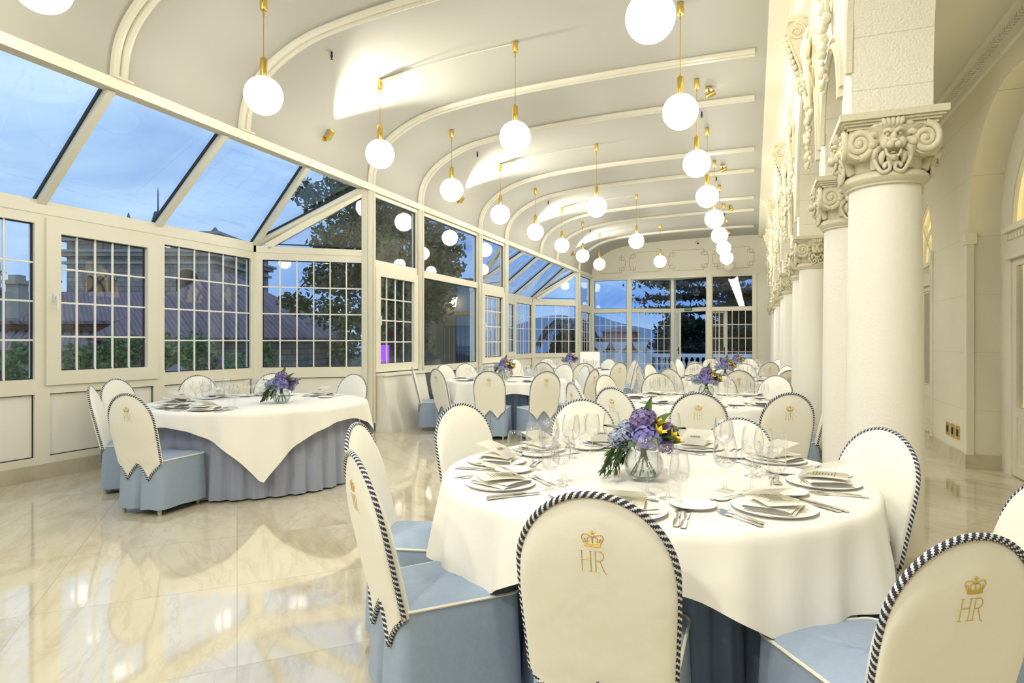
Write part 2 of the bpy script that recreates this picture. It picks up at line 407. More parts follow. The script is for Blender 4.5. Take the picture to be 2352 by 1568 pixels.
# ---- ribs: twin mouldings that follow the vault and run down the window posts
inn = poly_off(vp, -.012)
POSTS = [7.87, 9.34, 11.82, 13.29, 19.72]
for y in RIBS:
    on_post = min(abs(y-q) for q in POSTS) < .1
    mb = MB()
    path = [(x, z) for x, z in inn if x < .16]
    if on_post: path = [(WX+.012, .15)] + path
    for dy in (-.042, .042):
        mb.tube([(x, y+dy, z) for x, z in path], .040, 8)
    mb.tube([(x-.004, y, z+.01) for x, z in poly_off(path, -.002)], .016, 6)
    if not on_post: mb.box((WX-.01, y-.10, RAIL+.095), (WX+.075, y+.10, RAIL+.115))
    struct(tname(), mb, M['rib'])
    if on_post:
        pb = MB().box((WX-.09, y-.105, 0), (WX-.01, y+.105, 3.75)); struct(tname(), pb, M['frame'])
# ---- eaves rail along the window wall, with a fascia
rb = MB().box((WX-.10, -8, RAIL+.01), (WX+.02, YF, RAIL+.10)); rb.box((WX+.02, -8, RAIL), (WX+.05, YF, RAIL+.095))
struct(tname(), rb, M['frame'])
wb = MB().box((WX-.12, -8, 0), (WX-.02, 1.43, RAIL)); struct('wall_left', wb, M['plaster'])
wb = MB().box((WX-.12, -8.1, 0), (2.9, -8, 4.9)); struct('wall_back', wb, M['plaster'])

# ---- the two glazed bays
def bay(o):
    A, B, C, D = [(x, y) for x, y in bay_plan(o)]
    Z0, Z1, ZT = .90, 2.62, 2.71
    cuts = [2.40+o, 4.06+o, 5.36+o, 6.90+o]
    window((BX, cuts[0]), (BX, cuts[1]), Z0, Z1, (.08, .07, .09, .10), 4, 6)
    window((BX, cuts[1]), (BX, cuts[2]), Z0, Z1, (.05, .05, .05, .06), 4, 5, sash=.115, handle=1)
    window((BX, cuts[2]), (BX, cuts[3]), Z0, Z1, (.07, .10, .09, .10), 4, 6)
    for (p, q) in ((A, B), (C, D)):
        F = Frame2(p, q); r = window(p, q, Z0, Z1, (.10, .12, .09, .10), 4, 6)
        # triangular light above, under the hip
        far = p == C
        base_, top = (.16, F.L-.10) if far else (F.L-.16, .10)
        tri = [(base_+(.06 if far else -.06), ZT+.04), (top, ZT+.04), (top, 3.50)]
        if not far: tri = tri[::-1]
        t = MB(); t.prism([(a, z) for a, z in tri], lambda a, z, d: F.at(a, d, z), -.03, -.024); 
        root = MB(); k0, k1 = F.at(base_, -.02, ZT), F.at(top+(.06 if far else -.06), -.02, RAIL+.01)
        root.bar(k0, k1, .09, .10, up=F.n, mi=0); e = top+(.05 if far else -.05)
        F.box(root, min(e-.05, e+.05), max(e-.05, e+.05), -.07, .02, ZT, RAIL+.02)
        rr = struct(wname(), root, M['frame']); t.build('pane', M['pane'], rr, smooth=False)
        g = MB(); 
        for i in range(3):
            a, b = tri[i], tri[(i+1) % 3]; g.bar(F.at(a[0], -.02, a[1]), F.at(b[0], -.02, b[1]), .016, .02, up=F.n)
        g.build('gasket', M['gasket'], rr)
    # head beam over all three sides
    hb = MB()
    for p, q in ((A, B), (B, C), (C, D)):
        F = Frame2(p, q); F.box(hb, -.03, F.L+.03, -.09, .03, Z1, ZT)
    struct(tname(), hb, M['frame'])
    # corner posts
    pb = MB()
    for x, y in (B, C): pb.box((x-.06, y-.06, .1), (x+.03, y+.06, ZT))
    struct(tname(), pb, M['frame'])
    for y0, y1 in zip(cuts[:-1], cuts[1:]): apron((BX, y0), (BX, y1))
    apron(A, B); apron(C, D)
    for p, q in ((A, B), (B, C), (C, D)): base(p, q, 'baseboard_left')
    # sloping glass roof on rafters
    lo = [2.40+o, 4.06+o, 5.36+o, 6.90+o]; hi = [2.79+o, 3.885+o, 5.17+o, 6.51+o]
    ends = [(lo[0], 1.56+o)] + list(zip(lo, hi)) + [(lo[3], 7.75+o)]
    P = lambda y: Vector((BX-.02, y, ZT+.02)); T = lambda y: Vector((WX-.05, y, RAIL+.03))
    nrm = Vector((-(RAIL-ZT), 0, -(BX-WX))).normalized()      # outward-up
    rt = MB(); rt.bar(P(lo[0]), P(lo[3]), .07, .05)
    root = struct(wname(), rt, M['frame'])
    for i, (a, b) in enumerate(ends):
        r = MB(); wd = .075 if 0 < i < len(ends)-1 else .09
        r.bar(P(a), T(b), wd, .085, up=nrm); r.build('rafter', M['frame'], root)
        g = MB(); k = Vector((0, -(wd/2+.008), 0)); g.bar(P(a)+k+nrm*.03, T(b)+k+nrm*.03, .016, .03, up=nrm)
        g.bar(P(a)-k+nrm*.03, T(b)-k+nrm*.03, .016, .03, up=nrm); g.build('gasket', M['gasket'], root)
    for (a, b), (c, d) in zip(ends[:-1], ends[1:]):
        pa = MB(); q = [P(a), P(c), T(d), T(b)] if abs(a-c) > .01 else [P(a), T(d), T(b)]
        up_ = [v+nrm*.05 for v in q]; k = len(q)
        pa.add(up_+[v+nrm*.006 for v in up_], [list(range(k))[::-1], list(range(k, 2*k))]+[(i, (i+1) % k, k+(i+1) % k, k+i) for i in range(k)])
        pa.build('roof_pane', M['pane'], root, smooth=False)
bay(0); bay(11.85)

# ---- flat window wall between the bays
def flat(y0, y1, kind):
    P, Q = (WX-.02, y0+.09), (WX-.02, y1-.09)
    if kind == 'door':
        window(P, Q, 2.52, RAIL, (.03, .03, .06, .06)); window(P, Q, .88, 2.52, (.03, .03, .06, .06)); window(P, Q, .10, .88, (.03, .03, .05, .06))
        base(P, Q, 'baseboard_left', .10, .02, 'frame')
    else:
        cols = 4 if kind == 'casement' else 4
        window(P, Q, 2.52, RAIL, (.03, .03, .07, .06)); window(P, Q, .88, 2.52, (.04, .04, .04, .07), 4, cols, sash=.10, handle=1)
        apron(P, Q)
        if kind == 'slim': base(P, Q, 'baseboard_left')
flat(7.87, 9.34, 'casement'); flat(9.34, 11.82, 'door'); flat(11.82, 13.29, 'casement'); flat(19.72, 21.42, 'slim')
for y0, y1, lab in ((7.99, 9.27, 'cream boxed-in radiator cover below the casement window beside the left round table'), (11.92, 13.22, 'cream boxed-in radiator cover farther along the window wall, before the second bay')):
    r = thing('radiator_cover', lab, 'radiator cover', (WX, (y0+y1)/2, 0)); h = (y1-y0)/2
    b = MB(); b.prism([(.0, 0), (.30, 0), (.30, .03), (.13, .84), (.0, .84)], lambda x, z, a: (x, a, z), -h, h); b.build('casing', M['panel'], r)
    b = MB().box((0, -h-.02, .84), (.17, h+.02, .868)); b.build('shelf', M['white'], r)
    b = MB()
    for s in (-1, 1): b.bar((.300, s*(h-.012), .01), (.128, s*(h-.012), .84), .022, .006, up=(1,0,.2))
    b.build('corner_bead', M['frame'], r)

# ---- far wall with glazed screen and canted doorway
fw = MB().box((WX-.1, YF, 3.56), (2.9, YF+.15, 4.95)); fw.box((.06, YF, 0), (2.9, YF+.15, 3.56)); struct('wall_far', fw, M['plaster'], smooth=False)
tm = MB().box((WX, YF-.035, 3.55), (.62, YF, 3.60)); tm.box((WX, YF-.015, 3.60), (.62, YF, 3.63)); tm.box((.02, YF-.03, 0), (.10, YF+.0, 3.55)); struct(tname(), tm, M['frame'])
def far_pair(P, Q, cols):
    window(P, Q, .05, 2.42, (.05, .05, .09, .06), 5, cols); window(P, Q, 2.42, 3.55, (.05, .05, .08, .06))
far_pair((-5.27, YF+.03), (-4.03, YF+.03), 6); far_pair((-1.30, YF+.03), (.02, YF+.03), 6)
pb = MB()
for x0, x1 in ((-5.36, -5.26), (-4.05, -3.91), (-1.42, -1.28)): pb.box((x0, YF-.04, 0), (x1, YF+.10, 3.56))
pb.box((-2.67, YF+.70, 0), (-2.57, YF+.80, 3.56)); struct(tname(), pb, M['frame'])
far_pair((-3.95, YF+.03), (-2.64, YF+.76), 6)
RL = Frame2((-2.60, YF+.76), (-1.40, YF+.03))
window((-2.60, YF+.76), (-1.40, YF+.03), 2.42, 3.55, (.05, .05, .08, .06))
d = MB(); RL.ring(d, 0, RL.L, 0, 2.42, (.05, .05, .001, .05), -.07, .02); door = struct('door_1', d, M['frame'])
def leaf(root, F, w, z0, z1, cols, rows, hs):
    b = MB(); F.ring(b, 0, w, z0, z1, (.07, .07, .14, .07), -.025, .025); l = b.build('door_leaf', M['frame'], root)
    g = MB(); F.box(g, .07, w-.07, -.003, .003, z0+.14, z1-.07); g.build('pane', M['pane'], l, smooth=False)
    m = MB()
    for i in range(1, cols): x = .07+(w-.14)*i/cols; F.box(m, x-.009, x+.009, -.012, .012, z0+.14, z1-.07)
    for j in range(1, rows): z = z0+.14+(z1-z0-.21)*j/rows; F.box(m, .07, w-.07, -.0115, .0115, z-.009, z+.009)
    m.build('muntin_grid', M['muntin'], l)
    h = MB(); F.box(h, w-.06 if hs > 0 else .03, w-.02 if hs > 0 else .07, .025, .05, .93, 1.17); F.box(h, w-.17 if hs > 0 else .05, w-.04 if hs > 0 else .17, .05, .07, 1.06, 1.09)
    h.build('door_handle', M['black'], l)
leaf(door, Frame2((-2.50, YF+.60), (-2.27, YF-.02)), .62, .02, 2.36, 3, 5, 1)
d2 = MB().box((-.86, YF+.45, 0), (-.80, YF+.51, 2.40)); door2 = struct('door_2', d2, M['frame'])
leaf(door2, Frame2((-1.50, YF+.48), (-.86, YF+.48)), .64, .02, 2.38, 4, 5, 1)
sf = MB(); sf.prism([(-3.95, YF), (-1.38, YF), (-2.62, YF+.80)], lambda x, y, a: (x, y, a), 3.50, 3.56); struct(tname(), sf, M['frame'], smooth=False)
# Greek-key relief frames on the tympanum
key = MB()
def kline(pts):
    for a, b in zip(pts[:-1], pts[1:]): key.bar((a[0], YF-.006, a[1]), (b[0], YF-.006, b[1]), .022, .022, up=(0,1,0))
for x0, x1 in ((-3.98, -2.80), (-2.66, -1.38), (-1.24, .03)):
    zt, zb = 4.42, 3.74; s = .14
    kline([(x0+s, zb), (x1-s, zb)]); kline([(x0+s, zt), (x1-s, zt)]); kline([(x0, zb+s+.05), (x0, zt-s-.05)]); kline([(x1, zb+s+.05), (x1, zt-s-.05)])
    for cx, sx in ((x0, 1), (x1, -1)):
        for cz, sz in ((zb, 1), (zt, -1)):
            kline([(cx+sx*s, cz), (cx+sx*s, cz+sz*(s+.05)), (cx+sx*.04, cz+sz*(s+.05)), (cx+sx*.04, cz+sz*.08), (cx+sx*.21, cz+sz*.08), (cx+sx*.21, cz+sz*(s+.05))][::1]); kline([(cx, cz+sz*(s+.05)), (cx+sx*.05, cz+sz*(s+.05))])
kline([(-5.0, 3.74), (-4.26, 3.74)]); kline([(-4.12, 3.93), (-4.12, 4.18)])
for sz, cz in ((1, 3.74), (-1, 4.36)): kline([(-4.26, cz), (-4.26, cz+sz*.19), (-4.16, cz+sz*.19), (-4.16, cz+sz*.08), (-4.33, cz+sz*.08), (-4.33, cz+sz*.19)])
struct(tname(), key, M['carve'])
# ---- right edge of the vault: soffit, cornice and arcade wall over the columns
XA0, XA1 = .475, .835
bm = MB(); bm.prism([(.15, 4.9), (.15, 4.665), (.345, 4.665), (.345, 4.60), (.372, 4.595), (.372, 4.55), (.392, 4.53), (.40, 4.47), (.425, 4.45), (.425, 4.36), (XA0+.01, 4.34), (XA0+.01, 4.9)], lambda x, z, a: (x, a, z), -8, YF)
struct(tname(), bm, M['frame'])
CA, CB = 3.83, 5.10                     # a pair of columns, repeated every PER
def arc(c, r, z0, zs, n=14, k=1): return [(c-r*cos(pi*i/n), z0+zs*sin(pi*i/n)) for i in range(n+1)]
ol = [(-8, 3.88)] + [(CA-.19-1.14+1.14*cos(pi*i/24), 0) for i in range(0)]
r0 = (PER-(CB-CA)-.45)/2
a0 = arc(CA-.19-r0, r0, 2.72, 1.14)
ol += a0[7:]
arches = []
for k in range(5):
    a, b = CA+PER*k, CB+PER*k
    if k: arches.append(arc(a-.19-r0, r0, 2.72, 1.14)); ol += arches[-1]
    ol += [(a-.19, 2.52), (a+.19, 2.52)]
    sm = arc((a+b)/2, (b-a)/2-.19, 2.72, .46); ol += sm; arches.append(sm)
    ol += [(b-.19, 2.52), (b+.19, 2.52)]
ol += [(YF, 2.72), (YF, 4.95), (-8, 4.95)]
aw = MB(); aw.prism(ol, lambda y, z, x: (x, y, z), XA0, XA1); struct('wall_arcade', aw, M['rough'], ang=30)
av = MB()
for a in [a0[7:]]+arches:
    for off, r in ((.035, .028), (.095, .018)):
        c = (a[0][0]+a[-1][0])/2 if a is not a0 else CA
        av.tube([(XA0-.004, y+(y-(sum(q[0] for q in a)/len(a)))*off*1.2, z+off*.9) for y, z in a], r, 6)
struct(tname(), av, M['carve'])
# ---- gallery behind the columns
GX = 2.15; NC, NR, NS = 6.75, 1.25, 2.53
gp = [(-8, 0)]
for k in range(0, 4):
    c = NC+PER*k; gp += [(c-NR, 0)]+arc(c, NR, NS, 1.25, 20)+[(c+NR, 0)]
gp += [(YF, 0), (YF, 4.30), (-8, 4.30)]
gw = MB(); gw.prism(gp, lambda y, z, x: (x, y, z), GX, GX+.31); struct('wall_right', gw, M['ashlar'], ang=30)
gc = MB().box((XA1, -8, 4.25), (GX+.3, YF, 4.35)); struct('ceiling.001', gc, M['plaster'])
co = MB(); co.prism([(GX, 4.25), (GX-.10, 4.25), (GX-.10, 4.21), (GX-.06, 4.19), (GX-.05, 4.14), (GX-.02, 4.10), (GX-.02, 4.02), (GX, 4.0)], lambda x, z, a: (x, a, z), -3, YF)
for i in range(220): co.box((GX-.075, 2+i*.055, 4.105), (GX-.03, 2.03+i*.055, 4.145))
struct(tname(), co, M['plaster'])
for k in range(0, 4):
    c = NC+PER*k
    s0 = (c-PER+NR) if k else -3
    base((GX, c-NR), (GX, s0), 'baseboard_right')
    bb = MB().box((GX-.03, c+NR-.03, 0), (GX+.29, c+NR+.0, .15)); bb.box((GX-.03, c-NR, 0), (GX+.29, c-NR+.03, .15)); struct('baseboard_niche', bb, M['skirt'])
    # corner pilaster strips of the niche
    ps = MB()
    for s in (-1, 1):
        y = c+s*NR
        ps.box((GX-.015, y-(.0 if s > 0 else .075), .15), (GX+.02, y+(.075 if s > 0 else .0), 2.42)); ps.box((GX-.02, y-.02, .15), (GX+.05, y+.02, 2.42))
        ps.box((GX-.035, y-(.035 if s > 0 else .09), 2.40), (GX+.07, y+(.09 if s > 0 else .035), 2.52))
    struct(tname(), ps, M['frame'])
    # french door, dentilled transom, fanlight with the lit room behind
    xw = GX+.29; f = MB(); f.prism([(c-NR-.02, 0), (c-.98, 0), (c-.98, 2.50)]+arc(c, .98, 2.50, .95, 20)[1:-1]+[(c+.98, 2.50), (c+.98, 0), (c+NR+.02, 0), (c+NR+.02, 4.0), (c-NR-.02, 4.0)], lambda y, z, x: (x, y, z), xw, xw+.12)
    dr = struct('door_%d' % (3+k), f, M['plaster'], ang=30)
    t = MB().box((xw-.02, c-1.0, 2.22), (xw+.10, c+1.0, 2.50)); t.box((xw-.06, c-1.06, 2.46), (xw, c+1.06, 2.52)); t.box((xw-.045, c-1.03, 2.19), (xw, c+1.03, 2.24))
    for i in range(26): t.box((xw-.045, c-.98+i*.076, 2.38), (xw-.015, c-.94+i*.076, 2.44))
    t.build('transom', M['frame'], dr)
    a = MB()
    for r in (.97, .55): a.tube([(xw+.04, y, z) for y, z in arc(c, r, 2.50, r*.97, 24)], .035, 6)
    for q in (45, 90, 135): a.bar((xw+.04, c, 2.5), (xw+.04, c-.97*cos(radians(q)), 2.5+.95*sin(radians(q))), .045, .045, up=(1,0,0))
    a.build('fanlight_bars', M['frame'], dr)
    g = MB(); g.prism(arc(c, .97, 2.50, .94, 24), lambda y, z, x: (x, y, z), xw+.045, xw+.05); g.build('fanlight_glass', M['pane'], dr, smooth=False)
    for s in (-1, 1):
        lf = MB(); F = Frame2((xw+.04, c), (xw+.04, c-.98)) if s < 0 else Frame2((xw+.04, c+.98), (xw+.04, c))
        F.ring(lf, 0, .98, .01, 2.22, (.10, .10, .12, .10), -.03, .025); F.box(lf, .10, .88, -.02, .012, .12, .62); F.ring(lf, .16, .82, .18, .56, .02, .012, .022); F.box(lf, .10, .88, -.03, .025, .60, .70)
        l = lf.build('door_leaf', M['frame'], dr)
        g = MB(); F.box(g, .10, .88, -.003, .002, .70, 2.12); g.build('pane', M['pane'], l, smooth=False)
        cu = MB(); cu.grid(lambda u, v: F.at(.10+.78*u, -.05-.012*sin(u*60), .70+1.42*v), 60, 1); cu.build('curtain', M['curtain'], l)
    rm = MB().box((xw+.5, c-1.9, .1), (xw+.55, c+1.9, 4.0)); rm.build('lit_room_wall', M['warm'], dr)
# ================================================================== COLUMNS
def spiral(c, ax, ay, r0, turns=2.1, n=34, hand=1):
    """points of a volute spiral, shrinking inwards, in the plane ax, ay"""
    out = []
    for i in range(n+1):
        t = i/n; a = hand*(pi/2-t*turns*2*pi); r = r0*(1-.86*t**.8)
        out.append(Vector(c)+Vector(ax)*(r*cos(a))+Vector(ay)*(r*sin(a)))
    return out
def volute_mb(c, nx, hand, r=.075):
    """a scroll disc on a capital face whose outward normal is nx"""
    mb = MB(); n = Vector(nx); ax = Vector((-n.y, n.x, 0)); ay = Vector((0,0,1)); c = Vector(c)
    P = spiral(c+n*.018, ax, ay, r, hand=hand); N = len(P)
    mb.tube(P, [.019-.009*i/N for i in range(N)], 10)
    ring = [c+ax*(r*1.02*cos(2*pi*i/20))+ay*(r*1.02*sin(2*pi*i/20)) for i in range(20)]
    mb.add([p+n*.010 for p in ring]+[p-n*.12 for p in ring], [list(range(20)), ]+[((i+1) % 20, i, 20+i, 20+(i+1) % 20) for i in range(20)])
    mb.sphere(c+n*.022, .017, 8, 6)
    return mb
def lion_mb():
    """lion mask, local: looks along -Y, z up, roaring, about .17 wide"""
    mb = MB(); S = mb.sphere
    S((0, .0, .008), .058, 18, 12, (1.0, .8, 1.15))
    S((0, -.045, .012), .020, 12, 8, (.75, 1, 1.7)); S((0, -.064, -.014), .014, 10, 7, (1.35, .9, .8))           # nose bridge and nose
    for s in (-1, 1):
        S((s*.017, -.058, -.028), .019, 12, 8, (1, 1, .85)); S((s*.036, -.036, -.016), .020, 10, 8, (1, .8, 1.2))  # muzzle, cheek
        S((s*.025, -.046, .022), .0085, 10, 7)                                                                  # eye
        mb.tube(spline([(s*.006, -.056, .026), (s*.022, -.056, .038), (s*.044, -.040, .034)], 4), [.006]+[.009]*7+[.005], 8)   # frowning brow
        mb.tube([(s*.040, -.012, .055), (s*.052, -.018, .076), (s*.058, -.012, .088)], [.015, .012, .004], 8)       # ear
        mb.tube(spline([(s*.032, -.040, -.040), (s*.027, -.046, -.066), (s*.012, -.050, -.080)], 4), .0065, 8)      # lip corner
        for k in range(7):                                                                                      # mane
            a = radians(28+k*24); r = .062
            mb.tube(spline([(s*r*sin(a), -.004, .01+r*1.1*cos(a)), (s*(r+.024)*sin(a), -.020, .01+(r+.028)*cos(a)), (s*(r+.044)*sin(a+.12), -.012, .005+(r+.046)*cos(a+.15)), (s*(r+.056)*sin(a+.3), .004, -.002+(r+.050)*cos(a+.3))], 3), [.015, .016, .016, .015, .014, .012, .010, .008, .005, .003], 8)
    for k in range(5):
        a = (k-2)*.33; mb.tube(spline([(.045*sin(a), -.02, .055), (.062*sin(a), -.040, .080), (.078*sin(a), -.022, .102)], 3), [.013, .014, .014, .012, .009, .006, .003], 8)
    S((0, -.036, -.080), .022, 12, 8, (1, .9, .6)); S((0, -.030, -.058), .013, 10, 7, (1, 1.3, .4))              # jaw and tongue
    for s in (-1, 1):       # scrolls under the jaw
        mb.tube(spline([(s*.085, .0, -.03), (s*.075, -.01, -.085), (s*.045, -.016, -.135), (s*.012, -.018, -.125), (s*.018, -.02, -.098), (s*.036, -.02, -.108), (s*.030, -.022, -.118)], 4), .009, 10)
    return mb
MASK = lion_mb().mesh('lion_mask', M['carve'], ang=75)
def make_column(label):
    t = thing('column', label, 'column', (0,0,0), 0, 'paired columns of the arcade')
    mb = MB(); mb.box((-.27,-.27,0), (.27,.27,.12)); mb.build('plinth', M['carve'], t)
    mb = MB(); mb.lathe([(.0,.12),(.255,.12),(.268,.145),(.255,.175),(.225,.185),(.215,.205),(.232,.225),(.228,.245),(.205,.255),(.2,.27)], 40); mb.build('base_moulding', M['carve'], t)
    mb = MB(); mb.lathe([(.203,.25),(.206,.6),(.205,1.1),(.2,1.6),(.194,2.0),(.19,2.17),(.19,2.2)], 40); mb.build('shaft', M['shaft'], t)
    mb = MB(); mb.lathe([(.188,2.168),(.206,2.168),(.208,2.178),(.222,2.186),(.232,2.202),(.230,2.220),(.216,2.234),(.2,2.238)], 40); mb.build('necking', M['carve'], t)
    mb = MB()
    mb.grid(lambda u, v: (lambda a, k, z: ((.195+.075*k*k)*(1+.05*abs(sin(2*a))*k)*cos(a), (.195+.075*k*k)*(1+.05*abs(sin(2*a))*k)*sin(a), z))(2*pi*u, v, 2.236+.205*v), 48, 8, cu=True)
    for i in range(8):                    # acanthus leaves hugging the bell
        a = 2*pi*i/8+pi/8; mb.tube(spline([(.197*cos(a), .197*sin(a), 2.24), (.222*cos(a), .222*sin(a), 2.30), (.262*cos(a), .262*sin(a), 2.355), (.285*cos(a), .285*sin(a), 2.345)], 4), [.012]+[.028]*6+[.024]*3+[.02, .016, .010], 10)
    mb.box((-.215,-.215,2.425), (.215,.215,2.452)); mb.build('capital', M['carve'], t, ang=50)
    mb = MB()
    for w, z0, z1 in ((.228,2.448,2.464),(.243,2.464,2.476),(.257,2.476,2.488),(.272,2.488,2.522)): mb.box((-w,-w,z0), (w,w,z1))
    mb.build('abacus', M['carve'], t)
    for nx, ny in ((0,-1),(-1,0),(0,1),(1,0)):
        ax = (-ny, nx)
        for s in (-1, 1):
            c = (nx*.218+ax[0]*s*.165, ny*.218+ax[1]*s*.165, 2.372)
            volute_mb(c, (nx, ny, 0), s).build('volute', M['carve'], t, ang=60)
        m = link('lion_mask', MASK, t); m.location = (nx*.215, ny*.215, 2.375); m.rotation_euler = (0, 0, atan2(ny, nx)+pi/2); m.scale = (1.18, 1.25, 1.15)
    return t
colY = [CA, CB, CA+PER, CB+PER, CA+2*PER, CB+2*PER, CA+3*PER, CB+3*PER, CA+4*PER, CB+4*PER]
ordn = ['nearest the camera, its lion-head capital seen whole', 'just behind the nearest one and half hidden by it', 'third from the camera', 'fourth from the camera, mostly hidden by the third', 'fifth from the camera', 'sixth from the camera', 'seventh from the camera', 'eighth from the camera', 'second from the far end wall', 'last before the far end wall']
c0 = None
for y, w in zip(colY, ordn):
    lab = 'white plaster column with carved capital, '+w
    if c0 is None: c0 = make_column(lab); c0.location = (.655, y, 0); c0.scale = (.88, .88, 1)
    else: dup(c0, (.655, y, 0), None, lab)

# ---- scroll corbels and stucco masks on the arcade wall
def make_corbel(label):
    t = thing('corbel', label, 'corbel', group='scroll corbels under the cornice')
    prof = [(0,0),(-.05,-.005),(-.085,.03),(-.09,.075),(-.065,.12),(-.06,.17),(-.085,.27),(-.135,.38),(-.175,.47),(-.185,.55),(-.16,.61),(-.11,.64),(-.17,.645),(-.17,.70),(0,.70)]
    mb = MB(); mb.prism(prof, lambda x, z, y: (x, y, z), -.09, .09); mb.build('body', M['carve'], t, ang=25)
    mb = MB()
    for s in (-1, 1):
        mb.tube(spiral((-.095, s*.092, .535), (1,0,0), (0,0,1), .085, 1.8, hand=1), .013, 6); mb.tube(spiral((-.045, s*.092, .06), (-1,0,0), (0,0,1), .05, 1.6, hand=1), .011, 6)
        mb.tube(spline([(-.175, s*.09, .50), (-.12, s*.09, .34), (-.07, s*.09, .20), (-.06, s*.09, .12)], 5), .012, 6)
    mb.build('scroll', M['carve'], t, ang=70)
    mb = MB()
    for i in range(7):
        z = .52-i*.055; x = -.185+.016*i if i < 6 else -.08
        mb.sphere((x-.012, 0, z), .045-.002*i, 8, 6, (.6, 1.5-.1*i, .75))
        for s in (-1, 1): mb.sphere((x, s*.05, z-.02), .026, 7, 5, (.7, 1, 1.1))
    mb.build('acanthus_leaf', M['carve'], t, ang=75); return t
def make_mask(label):
    """stucco keystone: face under a scrolled cartouche, fruit drop below"""
    t = thing('stucco_ornament', label, 'ornament', group='stucco keystone masks')
    mb = MB(); S = mb.sphere
    S((-.05,0,0), .075, 14, 10, (.9,.85,1.25)); S((-.125,0,-.005), .018, 8, 6, (1,.8,1.6)); S((-.108,0,-.05), .022, 8, 6, (.7,1.2,.5)); S((-.10,0,-.085), .026, 8, 6, (.8,1,.8))
    for s in (-1,1): S((-.105,s*.03,.025), .014, 8, 6); S((-.108,s*.03,.045), .02, 8, 6, (.7,1.2,.4)); S((-.085,s*.045,-.02), .026, 8, 6)
    mb.build('face', M['gilt'], t, ang=75)
    mb = MB(); S = mb.sphere
    for s in (-1,1):
        mb.tube(spiral((-.07,s*.09,.20), (0,s,0), (0,0,1), .07, 1.7, hand=1), .02, 7)
        mb.tube(spline([(-.05,s*.06,.10),(-.08,s*.13,.06),(-.07,s*.17,-.06),(-.05,s*.13,-.18),(-.04,s*.07,-.26)], 4), [.024]*6+[.02]*6+[.014]*5, 7)
    for i in range(5): a = radians(-50+25*i); mb.tube(spline([(-.04,.05*sin(a),.12),(-.09,.10*sin(a),.25),(-.06,.17*sin(a),.30+.10*cos(a))], 4), [.02,.024,.026,.026,.024,.022,.018,.014,.008], 7)
    mb.box((-.035,-.11,-.12), (.01,.11,.34)); mb.build('cartouche', M['gilt'], t, ang=60)
    mb = MB(); rr = random.Random(3)
    for i in range(34):
        z = -.16-i*.018; w = .085*(1-i/40)
        mb.sphere((-.03-rr.random()*.04, rr.uniform(-w,w), z), rr.uniform(.02,.036)*(1-i/70), 7, 5, (1,1,1.2))
    mb.build('fruit_drop', M['gilt'], t, ang=75); return t
k0 = m0 = None
oo = ['nearest', 'second', 'third', 'fourth']
for k in range(4):
    y = (CB+CA+PER)/2+PER*k; lab = 'carved scroll corbel under the cornice above the arcade, %s from the camera' % oo[k]
    if k0 is None: k0 = make_corbel(lab); k0.location = (XA0, y, 3.70)
    else: dup(k0, (XA0, y, 3.70), None, lab)
mm = 0
for k in range(5):
    for yy, zz, ds in (((CA+CB)/2+PER*k, 3.72, 'small'), (CB+PER*k+.55, 3.52, 'wide')):
        if yy > 20.6: continue
        lab = 'pale stucco mask with fruit drop, %s along the arcade wall from the camera' % ['first','second','third','fourth','fifth','sixth','seventh','eighth','ninth','tenth'][mm]; mm += 1
        if m0 is None: m0 = make_mask(lab); m0.location = (XA0, yy, zz)
        else: dup(m0, (XA0, yy, zz), None, lab)

# ================================================================== PENDANT GLOBES
def ceil_z(x):
    for (a, za), (b, zb) in zip(vp[:-1], vp[1:]):
        if a <= x <= b and b > a: return za+(zb-za)*(x-a)/(b-a)
    return 4.78
GZ = 3.69
def make_pendant(label, x, lit=True):
    t = thing('globe_pendant', label, 'pendant lamp'); cz = ceil_z(x)-.006
    h = cz-GZ
    mb = MB(); mb.lathe([(1e-4,-.0),(.034,-.0),(.034,-.105),(.030,-.112),(1e-4,-.112)][::-1], 20); o = mb.build('ceiling_canopy', M['brass'], t); o.location = (0,0,h)
    mb = MB(); mb.tube([(0,0,.36),(0,0,h-.11)], .0045, 6); mb.tube([(0,0,h-.17),(0,0,h-.11)], .008, 6); mb.build('cord', M['brass'], t)
    mb = MB(); mb.lathe([(.031,.165),(.033,.17),(.033,.345),(.029,.352),(.012,.356),(.01,.375),(1e-4,.376)], 20); mb.build('brass_tube', M['brass'], t)
    mb = MB(); mb.sphere((0,0,0), .177, 32, 18); mb.build('globe', M['opal'] if lit else M['opal_off'], t, ang=80)
    t.location = (0,0,GZ); return t
oname = ['first','second','third','fourth','fifth','sixth','seventh','eighth','ninth']
Y0 = (RA+RB)/2
protos = {}
def pend(x, y, label, group, lit=True):
    key = (x, lit)
    if key not in protos: protos[key] = make_pendant(label, x, lit); o = protos[key]
    else: o = dup(protos[key], None, None, label)
    o.location = (x, y, GZ); o['group'] = group
for i in range(9):
    y = Y0+PER/2*i
    if i < 8: pend(-4.33, y, 'lit white globe pendant over the window side, %s from the camera in its row' % oname[i], 'globes along the windows')
for i in range(9):
    y = Y0-.12+PER/2*i
    if i < 8: pend(-.69, y, 'lit white globe pendant beside the columns, %s from the camera in its row' % oname[i], 'globes along the columns')
pend(-.69, Y0-.12+PER/2*8, 'unlit grey globe pendant at the far end of the row beside the columns', 'globes along the columns', False)
for i in range(4):
    pend(-2.53, Y0+PER/2*(2*i+1), 'lit white globe pendant on the middle line of the ceiling, %s from the camera' % oname[i], 'globes along the middle')
# lamps of the near bays, over and behind the camera, that light the room
for x in (-4.33, -.69):
    for j in (1, 2, 3, 4): pend(x, Y0-PER/2*j, 'lit white globe pendant hanging nearer than the photograph shows', 'globes out of view overhead')

